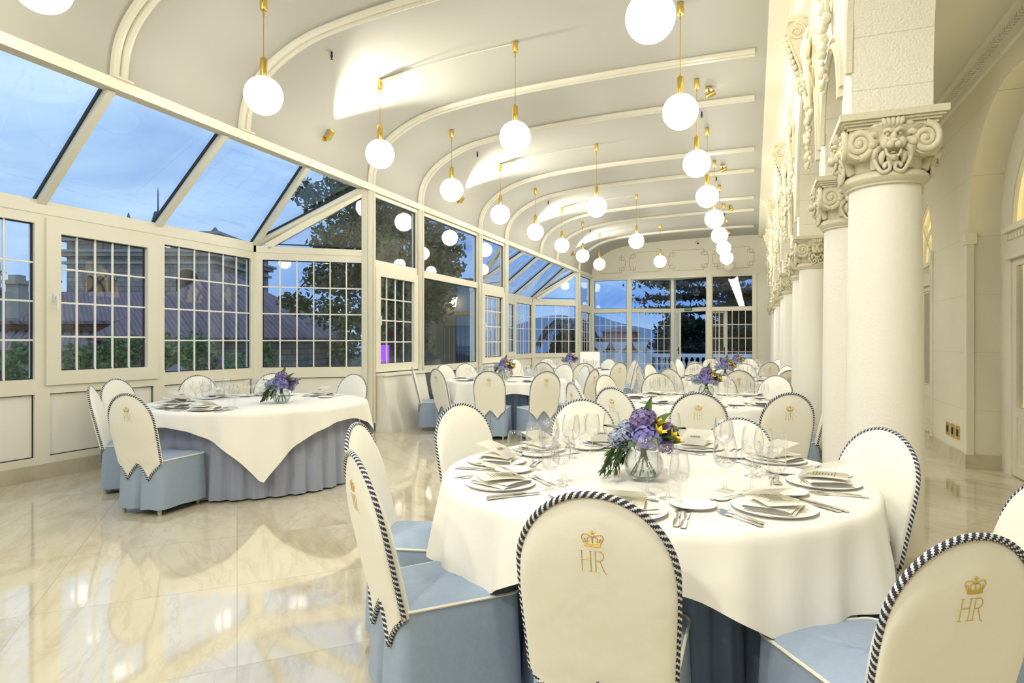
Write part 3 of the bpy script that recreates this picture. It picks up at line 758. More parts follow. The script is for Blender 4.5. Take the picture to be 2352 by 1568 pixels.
# ---- brass spotlights washing the vault, and ceiling spots facing the arcade
def make_spot(label):
    t = thing('spotlight', label, 'spotlight', group='brass spotlights')
    mb = MB(); mb.tube([(0,0,0),(.03,0,0)], .045, 16); mb.build('wall_plate', M['brass'], t)
    mb = MB(); mb.tube([(.03,0,0),(.07,0,.01)], .010, 8); mb.build('knuckle', M['black'], t)
    mb = MB(); mb.lathe([(1e-4,-.06),(.033,-.06),(.036,-.05),(.036,.07),(.030,.07),(.028,.05),(1e-4,.048)], 18); o = mb.build('lamp_head', M['brass'], t)
    o.location = (.095, 0, .02); o.rotation_euler = (0, radians(38), 0)
    mb = MB(); mb.lathe([(1e-4,.051),(.027,.052)], 18); g = mb.build('lamp_face', M['lightgl'], o); return t
def spot_light(name, loc, target, e, deg, blend=.6, r=.03, col=(1,.94,.78)):
    l = bpy.data.lights.new(name, 'SPOT'); l.energy = e; l.spot_size = radians(deg); l.spot_blend = blend; l.shadow_soft_size = r; l.color = col
    o = bpy.data.objects.new(name, l); COL.objects.link(o); o.location = loc
    o.rotation_euler = (Vector(target)-Vector(loc)).to_track_quat('-Z', 'Y').to_euler(); return o
s0 = None
for k in range(4):
    y = Y0+PER/2*(2*k+1)+.1; lab = 'brass wall spotlight aimed up at the vault above the windows, %s from the camera' % oo[k]
    if s0 is None: s0 = make_spot(lab); s0.location = (WX+.045, y, 4.03)
    else: dup(s0, (WX+.045, y, 4.03), None, lab)
    spot_light('vault_spot_light', (WX+.24, y, 4.16), (-4.3, y, 4.66), 170, 95, .8)
for k in range(4):
    y = 8.8+PER*k-PER; lab = 'brass ceiling spotlight beside a globe cord, aimed at the arcade, %s from the camera' % oo[k]
    s = dup(s0, (-.56, y, 4.785), None, lab); s.rotation_euler = (0, radians(90), 0)
    for ch in s.children:
        if ch.name.startswith('lamp_head'): ch.rotation_euler = (0, radians(-20), 0)
    spot_light('arcade_spot_light', (-.50, y, 4.66), (XA0, y-.9, 3.9), 40, 75, .5); spot_light('arcade_spot_light', (-.50, y, 4.66), (XA0, y+1.2, 3.8), 32, 70, .5); spot_light('fill_spot_light', (-.62, y-.04, 4.64), (-1.5, y-.6, .6), (0, 125, 135, 250)[k] if k else 60, 125, 1, .12, (1,.97,.88))  # last spot per fixture points down, added as fill for the tables
for y in (Y0-PER/2, Y0-PER*1.5): spot_light('vault_spot_light', (WX+.24, y, 4.16), (-4.3, y, 4.66), 170, 95, .8)
for i, (x, y, tx, ty, tz, e, cone) in enumerate(((-.62, .60, -.3, 2.7, .7, 120, 100), (-3.2, -.6, -3.6, 4.6, .6, 105, 125), (-3.6, -2.6, 2.1, 8.5, 1.0, 120, 110), (-1.5, -3.2, -.2, 1.7, .4, 175, 70))):  # extra overhead spots out of view, added to fill tables and chair backs
    if True:
        s = dup(s0, (x, y, 4.785), None, 'added brass fill spotlight overhead, out of view, %s one' % oo[i]); s.rotation_euler = (0, radians(90), 0)
    spot_light('fill_spot_light', (x, y, 4.60), (tx, ty, tz), e, cone, 1, .15, (1,.97,.88))
# ---- sprinklers on the ceiling
sp = None
for x, nm in ((-4.40, 'window side'), (-.72, 'column side')):
    for k in range(4):
        if x > -1 and k == 0: continue
        lab = 'small dark fire sprinkler hanging from the ceiling on the %s, %s from the camera' % (nm, oo[k]); loc = (x, 5.72+PER*k+.05, ceil_z(x))
        if sp is None:
            sp = thing('sprinkler', lab, 'sprinkler', group='ceiling sprinklers')
            mb = MB(); mb.lathe([(1e-4,0),(.012,0),(.010,-.03),(.016,-.035),(.014,-.06),(.006,-.075),(.018,-.082),(1e-4,-.084)][::-1], 10); mb.build('nozzle', M['dark'], sp)
            sp.location = loc
        else: dup(sp, loc, None, lab)
# conduits from the window row canopies
for k in range(3):
    y = Y0+PER/2*(2*k+1); mb = MB()
    mb.tube([(-4.30, y, ceil_z(-4.3)-.03), (-4.02, y, ceil_z(-4.02)-.03)], .022, 6)
    mb.tube([(x, y, ceil_z(x)-.015) for x in (-4.02, -3.6, -3.1, -2.56)], .005, 5)
    o = mb.build('cable_cover', M['frame']); tag(o, 'cream cable cover running across the ceiling between two globe canopies, %s from the camera' % oo[k], 'cable cover', 'ceiling cable covers')
# ---- small wall things
t = thing('security_camera', 'small pale security camera high on the far end wall', 'camera', (-1.75, YF, 4.62))
mb = MB(); mb.tube([(0,0,.05),(0,-.05,.05)], .035, 12); mb.build('bracket', M['white'], t)
mb = MB(); mb.tube([(-.02,-.04,.02),(.05,-.17,-.03)], .045, 14); mb.build('camera_body', M['white'], t); mb = MB(); mb.sphere((.052,-.172,-.031), .03, 10, 8); mb.build('lens', M['black'], t)
def text_mesh(txt, size, ext=.0008, font_sp=1.0):
    cu = bpy.data.curves.new('txt', 'FONT'); cu.body = txt; cu.size = size; cu.extrude = ext; cu.align_x = 'CENTER'; cu.align_y = 'CENTER'; cu.space_character = font_sp
    o = bpy.data.objects.new('txt', cu); COL.objects.link(o); dg = bpy.context.evaluated_depsgraph_get()
    me = bpy.data.meshes.new_from_object(o.evaluated_get(dg)); bpy.data.objects.remove(o); bpy.data.curves.remove(cu); return me
mid = RL.at(RL.L*.47, .03, 2.455)
t = thing('exit_sign', 'small green SALIDA exit sign above the open far door', 'sign', mid, atan2(RL.n.y, RL.n.x)+pi/2)
MB().box((-.15,-.02,-.06), (.15,.0,.06)).build('sign_box', M['green_sign'], t); me = text_mesh('SALIDA', .085); me.materials.append(M['white']); o = link('lettering', me, t); o.location = (0,-.021,0); o.rotation_euler = (pi/2,0,0)
for i, w in enumerate(('left', 'middle', 'right')):
    t = thing('wall_socket', '%s one of three brass wall sockets low on the gallery wall' % w, 'socket', (GX, 8.72-.19*i, .335), 0, 'brass sockets')
    MB().box((-.012,-.058,-.075), (.0,.058,.075)).build('plate', M['brass'], t); MB().box((-.016,-.03,-.04), (-.011,.03,.04)).build('insert', M['black'], t)
t = thing('lectern', 'white angled lectern standing near the far left corner window', 'lectern', (-4.05, 16.2, 0), .3)
MB().box((-.22,-.18,0), (.22,.18,.04)).build('base', M['white'], t); MB().box((-.05,-.04,.04), (.05,.04,.84)).build('post', M['white'], t)
mb = MB(); mb.box((-.26,-.02,-.20), (.26,.02,.24)); o = mb.build('reading_panel', M['white'], t); o.location = (0,0,.86); o.rotation_euler = (radians(-25),0,0)
# ================================================================== CHAIRS
SEAT = .425
def chair_outline():
    """rounded seat plan, anticlockwise from the back centre, with dense points at the back pleat"""
    pts = []; r = .045
    cs = [(.205-r, -.215+r, -90), (.222-r, .245-r, 0), (-.222+r, .245-r, 90), (-.205+r, -.215+r, 180)]
    pts += [(x, -.215) for x in (0, .012, .03, .06, .11)]
    for i, (cx, cy, a) in enumerate(cs):
        pts += [(cx+r*cos(radians(a+90*k/5)), cy+r*sin(radians(a+90*k/5))) for k in range(6)]
        if i < 3:
            ax, ay = pts[-1]; bx, by, ba = cs[i+1]; ex, ey = bx+r*cos(radians(ba)), by+r*sin(radians(ba))
            pts += [(ax+(ex-ax)*k/5, ay+(ey-ay)*k/5) for k in range(1, 5)]
    pts += [(x, -.215) for x in (-.11, -.06, -.03, -.012)]
    return pts
OUT = chair_outline()
def yb(z): return -.205-.235*(max(z, .38)-.42)
BW = .217
def bw(z): t = max(0, min(1, (z-.38)/.32)); return .206+(BW-.206)*t*t*(3-2*t)
def ztop(x): return .735+.222*sqrt(max(0, 1-(x/BW)**2))
def zflap(x):
    """the two pointed tails of the outer back"""
    a = abs(x)/BW
    if a < .5: t = a/.5; return .405-.125*t**1.25
    t = (a-.5)/.5; return .28+.13*t**.8
def back_pt(a, b, side):
    x = BW*sin(a*pi/2); zb = zflap(x) if side < 0 else .405
    zt = ztop(x); z = zb+(zt-zb)*b; X = x*bw(z)/BW
    th = .034*sqrt(max(0, 1-(a*a)**1.6))*max(0, 1-max(0, (b-.55)/.45)**3)
    if z < .41: th = th*.35+.018*(1-abs(a)**6)
    return (X, yb(z)+side*th, z)
def make_chair(label):
    t = thing('chair', label, 'chair')
    n = len(OUT); mb = MB()
    def ring(z, k, drop):
        r = []
        for i, (x, y) in enumerate(OUT):
            fl = 1+.055*k; w = .006*k*sin(i*1.9)
            px, py = x*(fl+w), y*(fl+w*.6)
            if y < -.21 and abs(x) < .02: py += .045*k*(1-abs(x)/.02)
            if y < -.21 and .02 <= abs(x) < .07: py -= .008*k
            r.append((px, py, z-drop*abs(sin(i*.8))))
        return r
    levels = [(SEAT, 0, 0), (.38, .1, 0), (.29, .35, 0), (.18, .75, 0), (.055, 1, .008)]
    vs = []
    for z, k, d in levels: vs += ring(z, k, d)
    fs = [(l*n+i, (l+1)*n+i, (l+1)*n+(i+1) % n, l*n+(i+1) % n) for l in range(len(levels)-1) for i in range(n)]
    mb.add(vs, [f[::-1] for f in fs]); mb.build('skirt', M['blue'], t, ang=50)
    mb = MB(); vs = []
    for k, dz in ((1, 0), (.9, .014), (.7, .024), (.4, .028), (.02, .029)): vs += [(x*k, y*k+.01*(1-k), SEAT+dz+.003*sin(x*40+y*31)*(1-k)) for x, y in OUT]
    mb.add(vs, [(l*n+i, l*n+(i+1) % n, (l+1)*n+(i+1) % n, (l+1)*n+i) for l in range(4) for i in range(n)]+[tuple(range(4*n, 5*n))]); mb.build('seat', M['blue'], t, ang=60)
    mb = MB(); mb.tube([(x*1.006, y*1.006, SEAT+.002) for x, y in OUT], .0055, 6, closed=True); mb.build('seat_piping', M['piping'], t)
    mb = MB(); NA, NB = 26, 22
    for side in (-1, 1): mb.grid(lambda u, v: back_pt(-1+2*u, v, side) if side < 0 else back_pt(1-2*u, v, side), NA, NB)
    mb.build('back_cover', M['cover'], t, ang=70)
    # rope trim round the outer back
    path = []
    zs = [.41+(.735-.41)*i/40 for i in range(40)]
    path += [(bw(z), yb(z)-.004, z) for z in zs]
    path += [(BW*cos(pi*i/120), yb(.735+.222*sin(pi*i/120))-.004, .735+.222*sin(pi*i/120)) for i in range(121)]
    path += [(-bw(z), yb(z)-.004, z) for z in zs[::-1]]
    xs = [-1+2*i/110 for i in range(1, 110)]
    path += [(BW*a*bw(.40)/BW, yb(.39)-.026*(1-abs(a)**6)-.004, zflap(BW*a)) for a in xs]
    # even spacing along the path
    P = [Vector(p) for p in path]+[Vector(path[0])]; step = .004; Q = []; need = 0
    for p, q in zip(P[:-1], P[1:]):
        L = (q-p).length; d = need
        while d < L: Q.append(p+(q-p)*(d/L)); d += step
        need = d-L
    nj = 10; per = 5.0
    ph = lambda i, j: (i/per+2*j/nj) % 1
    mb = MB(); mb.tube(Q, 0.0088, nj, closed=True, rfn=lambda i, j: 1+.20*cos(4*pi*ph(i, j)), mfn=lambda i, j: 1 if ph(i, j) < .5 else 0)
    mb.build('rope_trim', [M['ropew'], M['ropen']], t, ang=80)
    # embroidered crown and monogram on the outer back
    mb = MB()
    def on(x, z):
        a = math.asin(max(-1, min(1, x/bw(z)*1.0)))*2/pi; zb = zflap(BW*sin(a*pi/2)); zt = ztop(BW*sin(a*pi/2))
        q = back_pt(a, (z-zb)/(zt-zb), -1); return Vector((q[0], q[1]-.0003, q[2]))
    def stitch(pts, r=.0012):
        dense = []
        for (x0, z0), (x1, z1) in zip(pts[:-1], pts[1:]):
            for k in range(4): dense.append(on(x0+(x1-x0)*k/4, z0+(z1-z0)*k/4))
        dense.append(on(*pts[-1])); mb.tube(dense, r, 5)
    z0, z1 = .748, .806
    for x in (-.030, -.006): stitch([(x, z0), (x, z1)]); stitch([(x-.005, z0), (x+.005, z0)], .0011); stitch([(x-.005, z1), (x+.005, z1)], .0011)
    stitch([(-.030, .781), (-.006, .781)], .0013)
    stitch([(.007, z0), (.007, z1)]); stitch([(.002, z0), (.012, z0)], .0011)
    stitch([(.003, z1), (.020, z1), (.027, z1-.006), (.029, z1-.014), (.026, z1-.022), (.018, z1-.027), (.007, z1-.027)]); stitch([(.018, z1-.027), (.025, z0+.014), (.030, z0), (.036, z0-.005)])
    c = .838
    for dz in (-.017, -.0135, -.010): stitch([(-.022, c+dz), (-.008, c+dz-.002), (.008, c+dz-.002), (.022, c+dz)], .002)
    for s in (-1, 1):
        stitch([(s*.022, c-.010), (s*.030, c+.004), (s*.024, c+.014), (s*.010, c+.012), (0, c+.004)], .0015); stitch([(s*.012, c-.010), (s*.014, c+.002), (s*.006, c+.008), (0, c+.012)], .0012)
        stitch([(s*.017, c-.008), (s*.022, c+.002)], .0017)
    stitch([(0, c-.012), (0, c+.024)], .0018); stitch([(-.006, c+.019), (.006, c+.019)], .0018); stitch([(-.004, c+.010), (.004, c+.010)], .003)
    mb.build('monogram', M['gold'], t)
    for x in (-1, 1):
        for y in (-.19, .20):
            mb = MB(); mb.lathe([(1e-4, 0), (.013, 0), (.019, .07), (.020, .13), (1e-4, .13)], 10, (x*.175, y, 0)); mb.build('leg', M['wood'], t)
    return t
TB = dict(T1=(-.46, 2.93, .94), T2=(-4.622, 4.912, 1.05), T3=(-3.667, 9.196, .95), T4=(-3.642, 12.852, .95), T5=(-.466, 6.79, .95), T6=(-.428, 10.60, .95), T7=(-.352, 14.341, .95))
# (table, x, y of the top of the back, turn offset, words)
CH = [
 ('T1', -.397, 1.626, 0, 'seen square from behind with its gold monogram, nearest to the camera'),
 ('T1', .537, 1.848, -11, 'with gold monogram leaning into the bottom right corner of the view'),
 ('T1', -1.342, 1.906, 0, 'side-on at the front left of the nearest table, blue seat in full view'),
 ('T1', -1.789, 2.559, 0, 'at the left of the nearest table, half hidden behind the side-on chair'),
 ('T1', -1.733, 3.583, 0, 'showing its plain inner back at the back left of the nearest table'),
 ('T1', -1.089, 4.145, 0, 'showing its plain inner back behind the hydrangeas of the nearest table'),
 ('T1', -.087, 4.30, 0, 'showing its plain inner back behind the right glass cluster of the nearest table'),
 ('T1', .60, 3.15, 25, 'showing its plain inner back beside the nearest column'),
 ('T1', .95, 2.40, 40, 'cut off by the right edge of the picture, behind the corner chair'),
 ('T2', -5.60, 3.90, 0, 'in thin side view at the far left of the bay table'),
 ('T2', -6.32, 4.66, 0, 'backed against the bay window wall left of the table'),
 ('T2', -4.482, 3.397, 0, 'with gold monogram and full blue skirt standing nearest at the left bay table'),
 ('T2', -6.10, 5.50, 0, 'facing us behind the left bay table, below the window post'),
 ('T2', -5.60, 6.18, 0, 'facing us behind the glasses of the left bay table, below the bay corner'),
 ('T2', -4.562, 6.405, 0, 'facing us at the right end of the left bay table'),
 ('T3', -4.93, 8.47, 0, 'in thin side view leftmost at the table before the radiator cover'),
 ('T3', -5.02, 9.70, 0, 'showing its inner back at the window side of the middle-left table'),
 ('T3', -4.33, 8.12, 0, 'with pale turned back, second from the left at the middle-left table'),
 ('T3', -4.85, 10.20, 0, 'facing us behind the left plates of the middle-left table'),
 ('T3', -3.371, 7.828, 0, 'with gold monogram square to us at the front of the middle-left table'),
 ('T3', -2.61, 8.02, 0, 'with gold monogram at the front right of the middle-left table'),
 ('T3', -3.10, 10.55, 0, 'facing us at the back of the middle-left table, right of its flowers'),
 ('T3', -2.60, 10.05, 0, 'with pale inner back at the back right of the middle-left table'),
 ('T3', -2.17, 8.90, 0, 'turned edge-on at the right of the middle-left table'),
 ('T4', -5.02, 13.20, 0, 'small and pale at the window side of the far left table'),
 ('T4', -4.55, 14.05, 0, 'facing us at the back left of the far left table'),
 ('T4', -3.80, 11.50, 0, 'turned away at the front of the far left table'),
 ('T4', -2.93, 11.287, 0, 'with rope-edged back at the front right of the far left table'),
 ('T4', -2.415, 12.004, 0, 'with small gold monogram at the right of the far left table'),
 ('T4', -3.10, 14.15, 0, 'facing us at the back of the far left table, by the glazed wall'),
 ('T4', -2.40, 13.50, 0, 'white and edge-on right of the far left table'),
 ('T5', -1.80, 6.60, 0, 'narrow with plain inner back at the left of the second column-row table'),
 ('T5', -1.646, 5.90, 0, 'edge-on with a sliver of monogram at the left of the second column-row table'),
 ('T5', -1.646, 7.325, 0, 'broad and plain at the back left of the second column-row table'),
 ('T5', -1.144, 5.40, 0, 'with pale back and monogram, front left of the second column-row table'),
 ('T5', -1.12, 7.95, 0, 'facing us at the back of the second column-row table, left of its glasses'),
 ('T5', -.40, 8.08, 0, 'behind the flowers of the second column-row table'),
 ('T5', .25, 7.92, 0, 'facing us at the back right of the second column-row table'),
 ('T5', .70, 6.55, 0, 'half hidden between two columns at the right of the second column-row table'),
 ('T5', -.403, 5.10, 0, 'with gold monogram square to us in front of the second column-row table'),
 ('T5', .26, 5.30, 0, 'with gold monogram at the front right of the second column-row table'),
 ('T6', -1.70, 10.05, 0, 'narrow with monogram at the left of the third column-row table'),
 ('T6', -1.70, 11.10, 0, 'with plain inner back at the back left of the third column-row table'),
 ('T6', -1.163, 9.50, 0, 'with pale back and small monogram, front left of the third column-row table'),
 ('T6', -.189, 9.28, 0, 'square to us in front of the third column-row table'),
 ('T6', -.98, 11.80, 0, 'facing us at the back of the third column-row table, left of its flowers'),
 ('T6', -.15, 11.90, 0, 'facing us behind the flowers of the third column-row table'),
 ('T6', .52, 11.25, 0, 'facing us at the back right of the third column-row table'),
 ('T6', .46, 9.50, 0, 'turned away at the front right of the third column-row table'),
 ('T7', -1.625, 13.815, 0, 'white and edge-on at the left of the last column-row table'),
 ('T7', -1.60, 14.75, 0, 'with plain inner back at the back left of the last column-row table'),
 ('T7', -1.10, 13.02, 0, 'at the front left of the last column-row table'),
 ('T7', -.95, 15.60, 0, 'facing us at the back left of the last column-row table, by the doorway'),
 ('T7', -.315, 12.818, 0, 'turned away in front of the last column-row table'),
 ('T7', -.10, 15.75, 0, 'facing us at the back of the last column-row table'),
 ('T7', .55, 15.30, 0, 'facing us at the back right of the last column-row table'),
 ('T7', .30, 13.15, 0, 'turned away at the front right of the last column-row table'),
 ('T4', -2.22, 12.72, 8, 'narrow and yellowish, standing apart right of the far left table'),
]
ch0 = None
for tn, x, y, da, words in CH:
    cx, cy, R = TB[tn]; d = Vector((cx-x, cy-y, 0)).normalized(); a = atan2(d.y, d.x)-pi/2+radians(da)
    loc = (x+d.x*.315, y+d.y*.315, 0); lab = 'covered chair '+words
    if ch0 is None: ch0 = make_chair(lab); o = ch0
    else: o = dup(ch0, None, None, lab)
    if (tn, x) in (('T1', .537), ('T1', -.087), ('T1', .95)):      # a few have lower backs
        for ch in o.children:
            if ch.name.split('.')[0] in ('back_cover', 'rope_trim', 'monogram'): ch.location.z -= .065 if x > 0 else .10
    o.location = loc; o.rotation_euler = (0, 0, a); o['group'] = 'covered chairs around the banquet tables'

# ================================================================== TABLES AND LINEN
HT = .757
def make_table(name, cx, cy, R, s, rot, skirt_r, words, skm, clampk=1.4):
    t = thing('round_table', 'round banquet table under white linen, '+words, 'table', (cx, cy, 0), 0, 'round banquet tables')
    MB().lathe([(1e-4, HT-.035), (R-.012, HT-.035), (R-.006, HT-.02), (R-.012, HT-.006), (1e-4, HT-.006)], 48).build('tabletop', M['darkwood'], t)
    for k in range(4):
        a = k*pi/2+.6; MB().tube([(skirt_r*.62*cos(a), skirt_r*.62*sin(a), 0), (skirt_r*.62*cos(a), skirt_r*.62*sin(a), HT-.035)], .02, 8).build('leg', M['darkwood'], t)
    rr = random.Random(int(cx*100)); p1, p2 = rr.random()*6, rr.random()*6
    def cl(u, v):
        th = 2*pi*u; q = th-rot; rm = s/max(abs(cos(q)), abs(sin(q))); rm = min(rm, s*clampk)
        if v <= .3: r = v/.3*(R-.012); return (r*cos(th), r*sin(th), HT+.0015*sin(r*9+th*2))
        h = (v-.3)/.7*(rm-R+.012); e = min(1, h/.045)
        flare = .10*h; corner = max(0, (rm-s)/(s*.4))
        am = (.018+.032*corner)*min(1, h/.35)
        w = am*(sin(th*9+p1)+.6*sin(th*17+p2))+.010*min(1, h/.2)*sin(th*31+p1)
        r = R-.012+.020*sin(e*pi/2)+flare+w
        z = HT-max(0, h-.012*e)*(1-.02*corner)
        if h < .045: z = HT-.033*(1-cos(e*pi/2))
        return (r*cos(th), r*sin(th), z)
    NT = 192
    mb = MB(); mb.grid(lambda u, v: cl(u, v), NT, 30, cu=True)
    o = mb.build('tablecloth', M['white_cloth'], ang=80); o.location = (cx, cy, 0); tag(o, 'square white tablecloth draped with hanging corners, '+words, 'tablecloth', 'white tablecloths')
    N = 36
    def sk(u, v):
        f = (u*N) % 1; k = .35+.65*v; p = (sin(2*pi*f)*.5+.35*sin(4*pi*f+1))*.042*k
        r = skirt_r-.02+p+.035*v+.01*v*sin(u*2*pi*7+p1)
        return (r*cos(2*pi*u), r*sin(2*pi*u), HT-.03-(HT-.045)*v)
    mb = MB(); mb.grid(sk, N*8, 5, cu=True); o = mb.build('table_skirt', M[skm], ang=80); o.location = (cx, cy, 0)
    tag(o, 'pleated grey-blue table skirt reaching the floor, '+words, 'table skirt', 'pleated table skirts')
TW = dict(T1='nearest to the camera', T2='by the left bay window', T3='second along the window side', T4='far along the window side', T5='second along the column side', T6='third along the column side', T7='last along the column side')
LN = dict(T1=(1.10, -.75-pi/4, .74, 'navy_skirt'), T2=(1.175, 0, .97, 'skirt_blue'), T3=(1.10, .5, .78, 'navy_skirt'), T4=(1.10, .2, .78, 'skirt_blue'), T5=(1.10, .7, .78, 'navy_skirt'), T6=(1.10, .3, .78, 'navy_skirt'), T7=(1.10, .6, .78, 'navy_skirt'))
for k, (cx, cy, R) in TB.items():
    s, rot, sr, m = LN[k]
    if k == 'T2': rot = atan2(-cy, -cx)-pi/4+.02     # one corner hangs towards the camera side
    make_table(k, cx, cy, R, s, rot+pi*0, sr, TW[k], m, 1.15 if k == 'T1' else 1.42)

# ================================================================== TABLE SETTINGS
def china(r, name):
    mb = MB(); k = r/.15
    pr = [(1e-4, .002), (.085*k, .002), (.092*k, .003), (.148*k, .0078), (.150*k, .0092), (.149*k, .0112), (.1455*k, .0110), (.1425*k, .0106), (.098*k, .0076), (.088*k, .0068), (1e-4, .0068)]
    mb.lathe(pr, 40, mfn=lambda i: 1 if i == 4 else 0); return mb.mesh(name, [M['china'], M['rim']], ang=50)
PLATE = china(.148, 'dinner_plate'); BREAD = china(.086, 'bread_plate')
def goblet(h, rb, rr, zs, hb, name):
    """h total, rb widest bowl radius, rr rim radius, zs stem top, foot radius hb"""
    mb = MB(); bh = h-zs
    pr = [(hb*.99, .0008), (hb, .002), (hb*.9, .0034), (hb*.5, .006), (.0075, .012), (.0042, .03), (.0038, zs*.6), (.0052, zs-.008), (.010, zs)]
    pr += [(.010+(rb-.010)*sin(t*pi/2)**.9, zs+bh*.42*(1-cos(t*pi/2))) for t in (.18, .36, .55, .75, .9, 1)]
    pr += [(rb+(rr-rb)*t*t*(1.6-.6*t), zs+bh*(.42+.58*t)) for t in (.25, .5, .75, 1)]
    pr += [(rr-.0012, h+.0006)]
    mb.lathe(pr, 28); return mb.mesh(name, M['stem'], ang=60)
GL = [goblet(.222, .047, .036, .096, .037, 'water_goblet'), goblet(.205, .042, .032, .092, .035, 'wine_glass'), goblet(.188, .036, .028, .086, .032, 'white_wine_glass')]
GN = ['water_goblet', 'wine_glass', 'white_wine_glass']
def napkin():
    mb = MB()
    for k in range(4):
        z = .0+k*.0045; w = .082-.004*k
        mb.grid(lambda u, v: (-.105+.21*u, -w+2*w*v+.004*k, z+.004*sin(u*3.1+k)+.002*sin(v*5+k*2)), 8, 6); mb.grid(lambda u, v: (-.105+.21*u, -w+2*w*(1-v)+.004*k, z+.0035+.004*sin(u*3.1+k)+.002*sin((1-v)*5+k*2)), 8, 6)
        for s in (0, 1): mb.grid(lambda u, v: (-.105+.21*u, (-w if s else w)+.004*k+(-1 if s else 1)*.003*sin(v*pi), z+.0035*v+.004*sin(u*3.1+k)+.002*sin((0 if s else 1)*5+k*2)), 8, 3)
    return mb.mesh('napkin', M['white_cloth'], ang=60)
NAPK = napkin()
TITLE = text_mesh('Menú', .016, .0002); TITLE.materials.append(M['ink'])
def menu_lines(rows, w):
    mb = MB(); rr = random.Random(5)
    for i in range(rows):
        L = w*rr.uniform(.45, 1); z = -i*.0115; x = -L/2
        while x < L/2-.004:
            l = rr.uniform(.006, .018); e = min(x+l, L/2); mb.box((x, z-.0011, 0), (e, z+.0011, .0004)); x = e+.003
    return mb.mesh('menu_text', M['ink'], smooth=False)
MTXT = menu_lines(8, .095)
def crest():
    mb = MB(); rr = random.Random(9)          # small engraving of a building on the cover
    for x, w, h in ((-.022, .010, .010), (-.010, .010, .018), (.002, .012, .013), (.014, .008, .020), (.022, .010, .010)):
        mb.box((x-w/2, 0, 0), (x+w/2, h*.15, .0004)); mb.box((x-w/2, h*.3, 0), (x+w/2, h*.5, .0004)); mb.bar((x-w/2, h*.6, .0002), (x, h, .0002), .0016, .0004); mb.bar((x, h, .0002), (x+w/2, h*.6, .0002), .0016, .0004)
    for i in range(7): mb.box((-.034+i*.0098, -.007, 0), (-.028+i*.0098, -.0045, .0004))
    return mb.mesh('cover_engraving', M['ink'], smooth=False)
CREST = crest()
def leaf_mesh(w, d, curl, name, m):
    mb = MB(); mb.grid(lambda u, v: (-w/2+w*u, d*v, curl*(sin(v*pi*.9))), 4, 8); mb.grid(lambda u, v: (w/2-w*u, d*v, curl*(sin(v*pi*.9))-.0006), 4, 8); return mb.mesh(name, M[m], ang=60)
LOW, HIGH = leaf_mesh(.145, .185, .006, 'inner_leaf', 'paper'), leaf_mesh(.145, .185, .010, 'cover_leaf', 'paperw')
def make_menu(label):
    """a folded menu card lying half open: fold at +Y, cover raised"""
    t = thing('menu_card', label, 'menu card')
    lo = link('inner_leaf', LOW, t); hi = link('cover_leaf', HIGH, t)
    for o, a in ((lo, 4), (hi, 27)): o.location = (0, .09, .002); o.rotation_euler = (0, 0, pi)
    lo.rotation_euler = (radians(1), 0, pi); hi.rotation_euler = (radians(19), 0, pi)
    x = link('menu_text', MTXT, lo); x.location = (0, .055, .0075); x.rotation_euler = (0, 0, pi)
    x = link('title', TITLE, lo); x.location = (0, .032, .0055); x.rotation_euler = (0, 0, pi)
    x = link('cover_engraving', CREST, hi); x.location = (0, .075, .0102); x.rotation_euler = (0, 0, 0)
    return t
def cutlery():
    out = {}
    def bld(name, prof, head=None):
        mb = MB(); n = len(prof)
        top = [(w, y, z+.0016) for w, y, z in prof]; bot = [(w, y, z-.0008) for w, y, z in prof]
        vs = []
        for (w, y, z), (w2, y2, z2) in zip(top, bot): vs += [(-w, y, z-.0008), (0, y, z), (w, y, z-.0008), (w, y2, z2), (-w, y2, z2)]
        fs = [(5*i+a, 5*i+(a+1) % 5, 5*i+5+(a+1) % 5, 5*i+5+a) for i in range(n-1) for a in range(5)]+[(4,3,2,1,0), tuple(5*(n-1)+a for a in range(5))]
        mb.add(vs, [tuple(f)[::-1] for f in fs]); 
        if head: head(mb)
        return mb.mesh(name, M['steel'], ang=50)
    hd = [(.006, -.10, .002), (.0095, -.095, .002), (.0085, -.075, .003), (.0055, -.03, .0045), (.004, .0, .005), (.0035, .025, .0045)]
    def tines(mb):
        for i in range(4):
            x = -.0087+i*.0058; mb.tube([(x, .055, .004), (x*1.05, .075, .002), (x*1.02, .098, .0035)], [.0018, .0017, .0008], 5)
    out['fork'] = bld('fork', hd+[(.006, .038, .004), (.011, .046, .0035), (.0115, .058, .003)], tines)
    out['knife'] = bld('knife', [(.0075, -.11, .002), (.0105, -.10, .003), (.0085, -.04, .004), (.006, .0, .004), (.009, .008, .003), (.0105, .06, .0025), (.009, .10, .002), (.002, .118, .0015)])
    out['spoon'] = bld('spoon', hd+[(.006, .038, .0045), (.013, .052, .0035), (.0175, .07, .003), (.0155, .09, .0035), (.007, .103, .005)])
    return out
CUT = cutlery()
def put(name, data, loc, rz, label, cat, group):
    o = link(name, data); o.location = loc; o.rotation_euler = (0, 0, rz); tag(o, label, cat, group); return o
menu0 = [None]
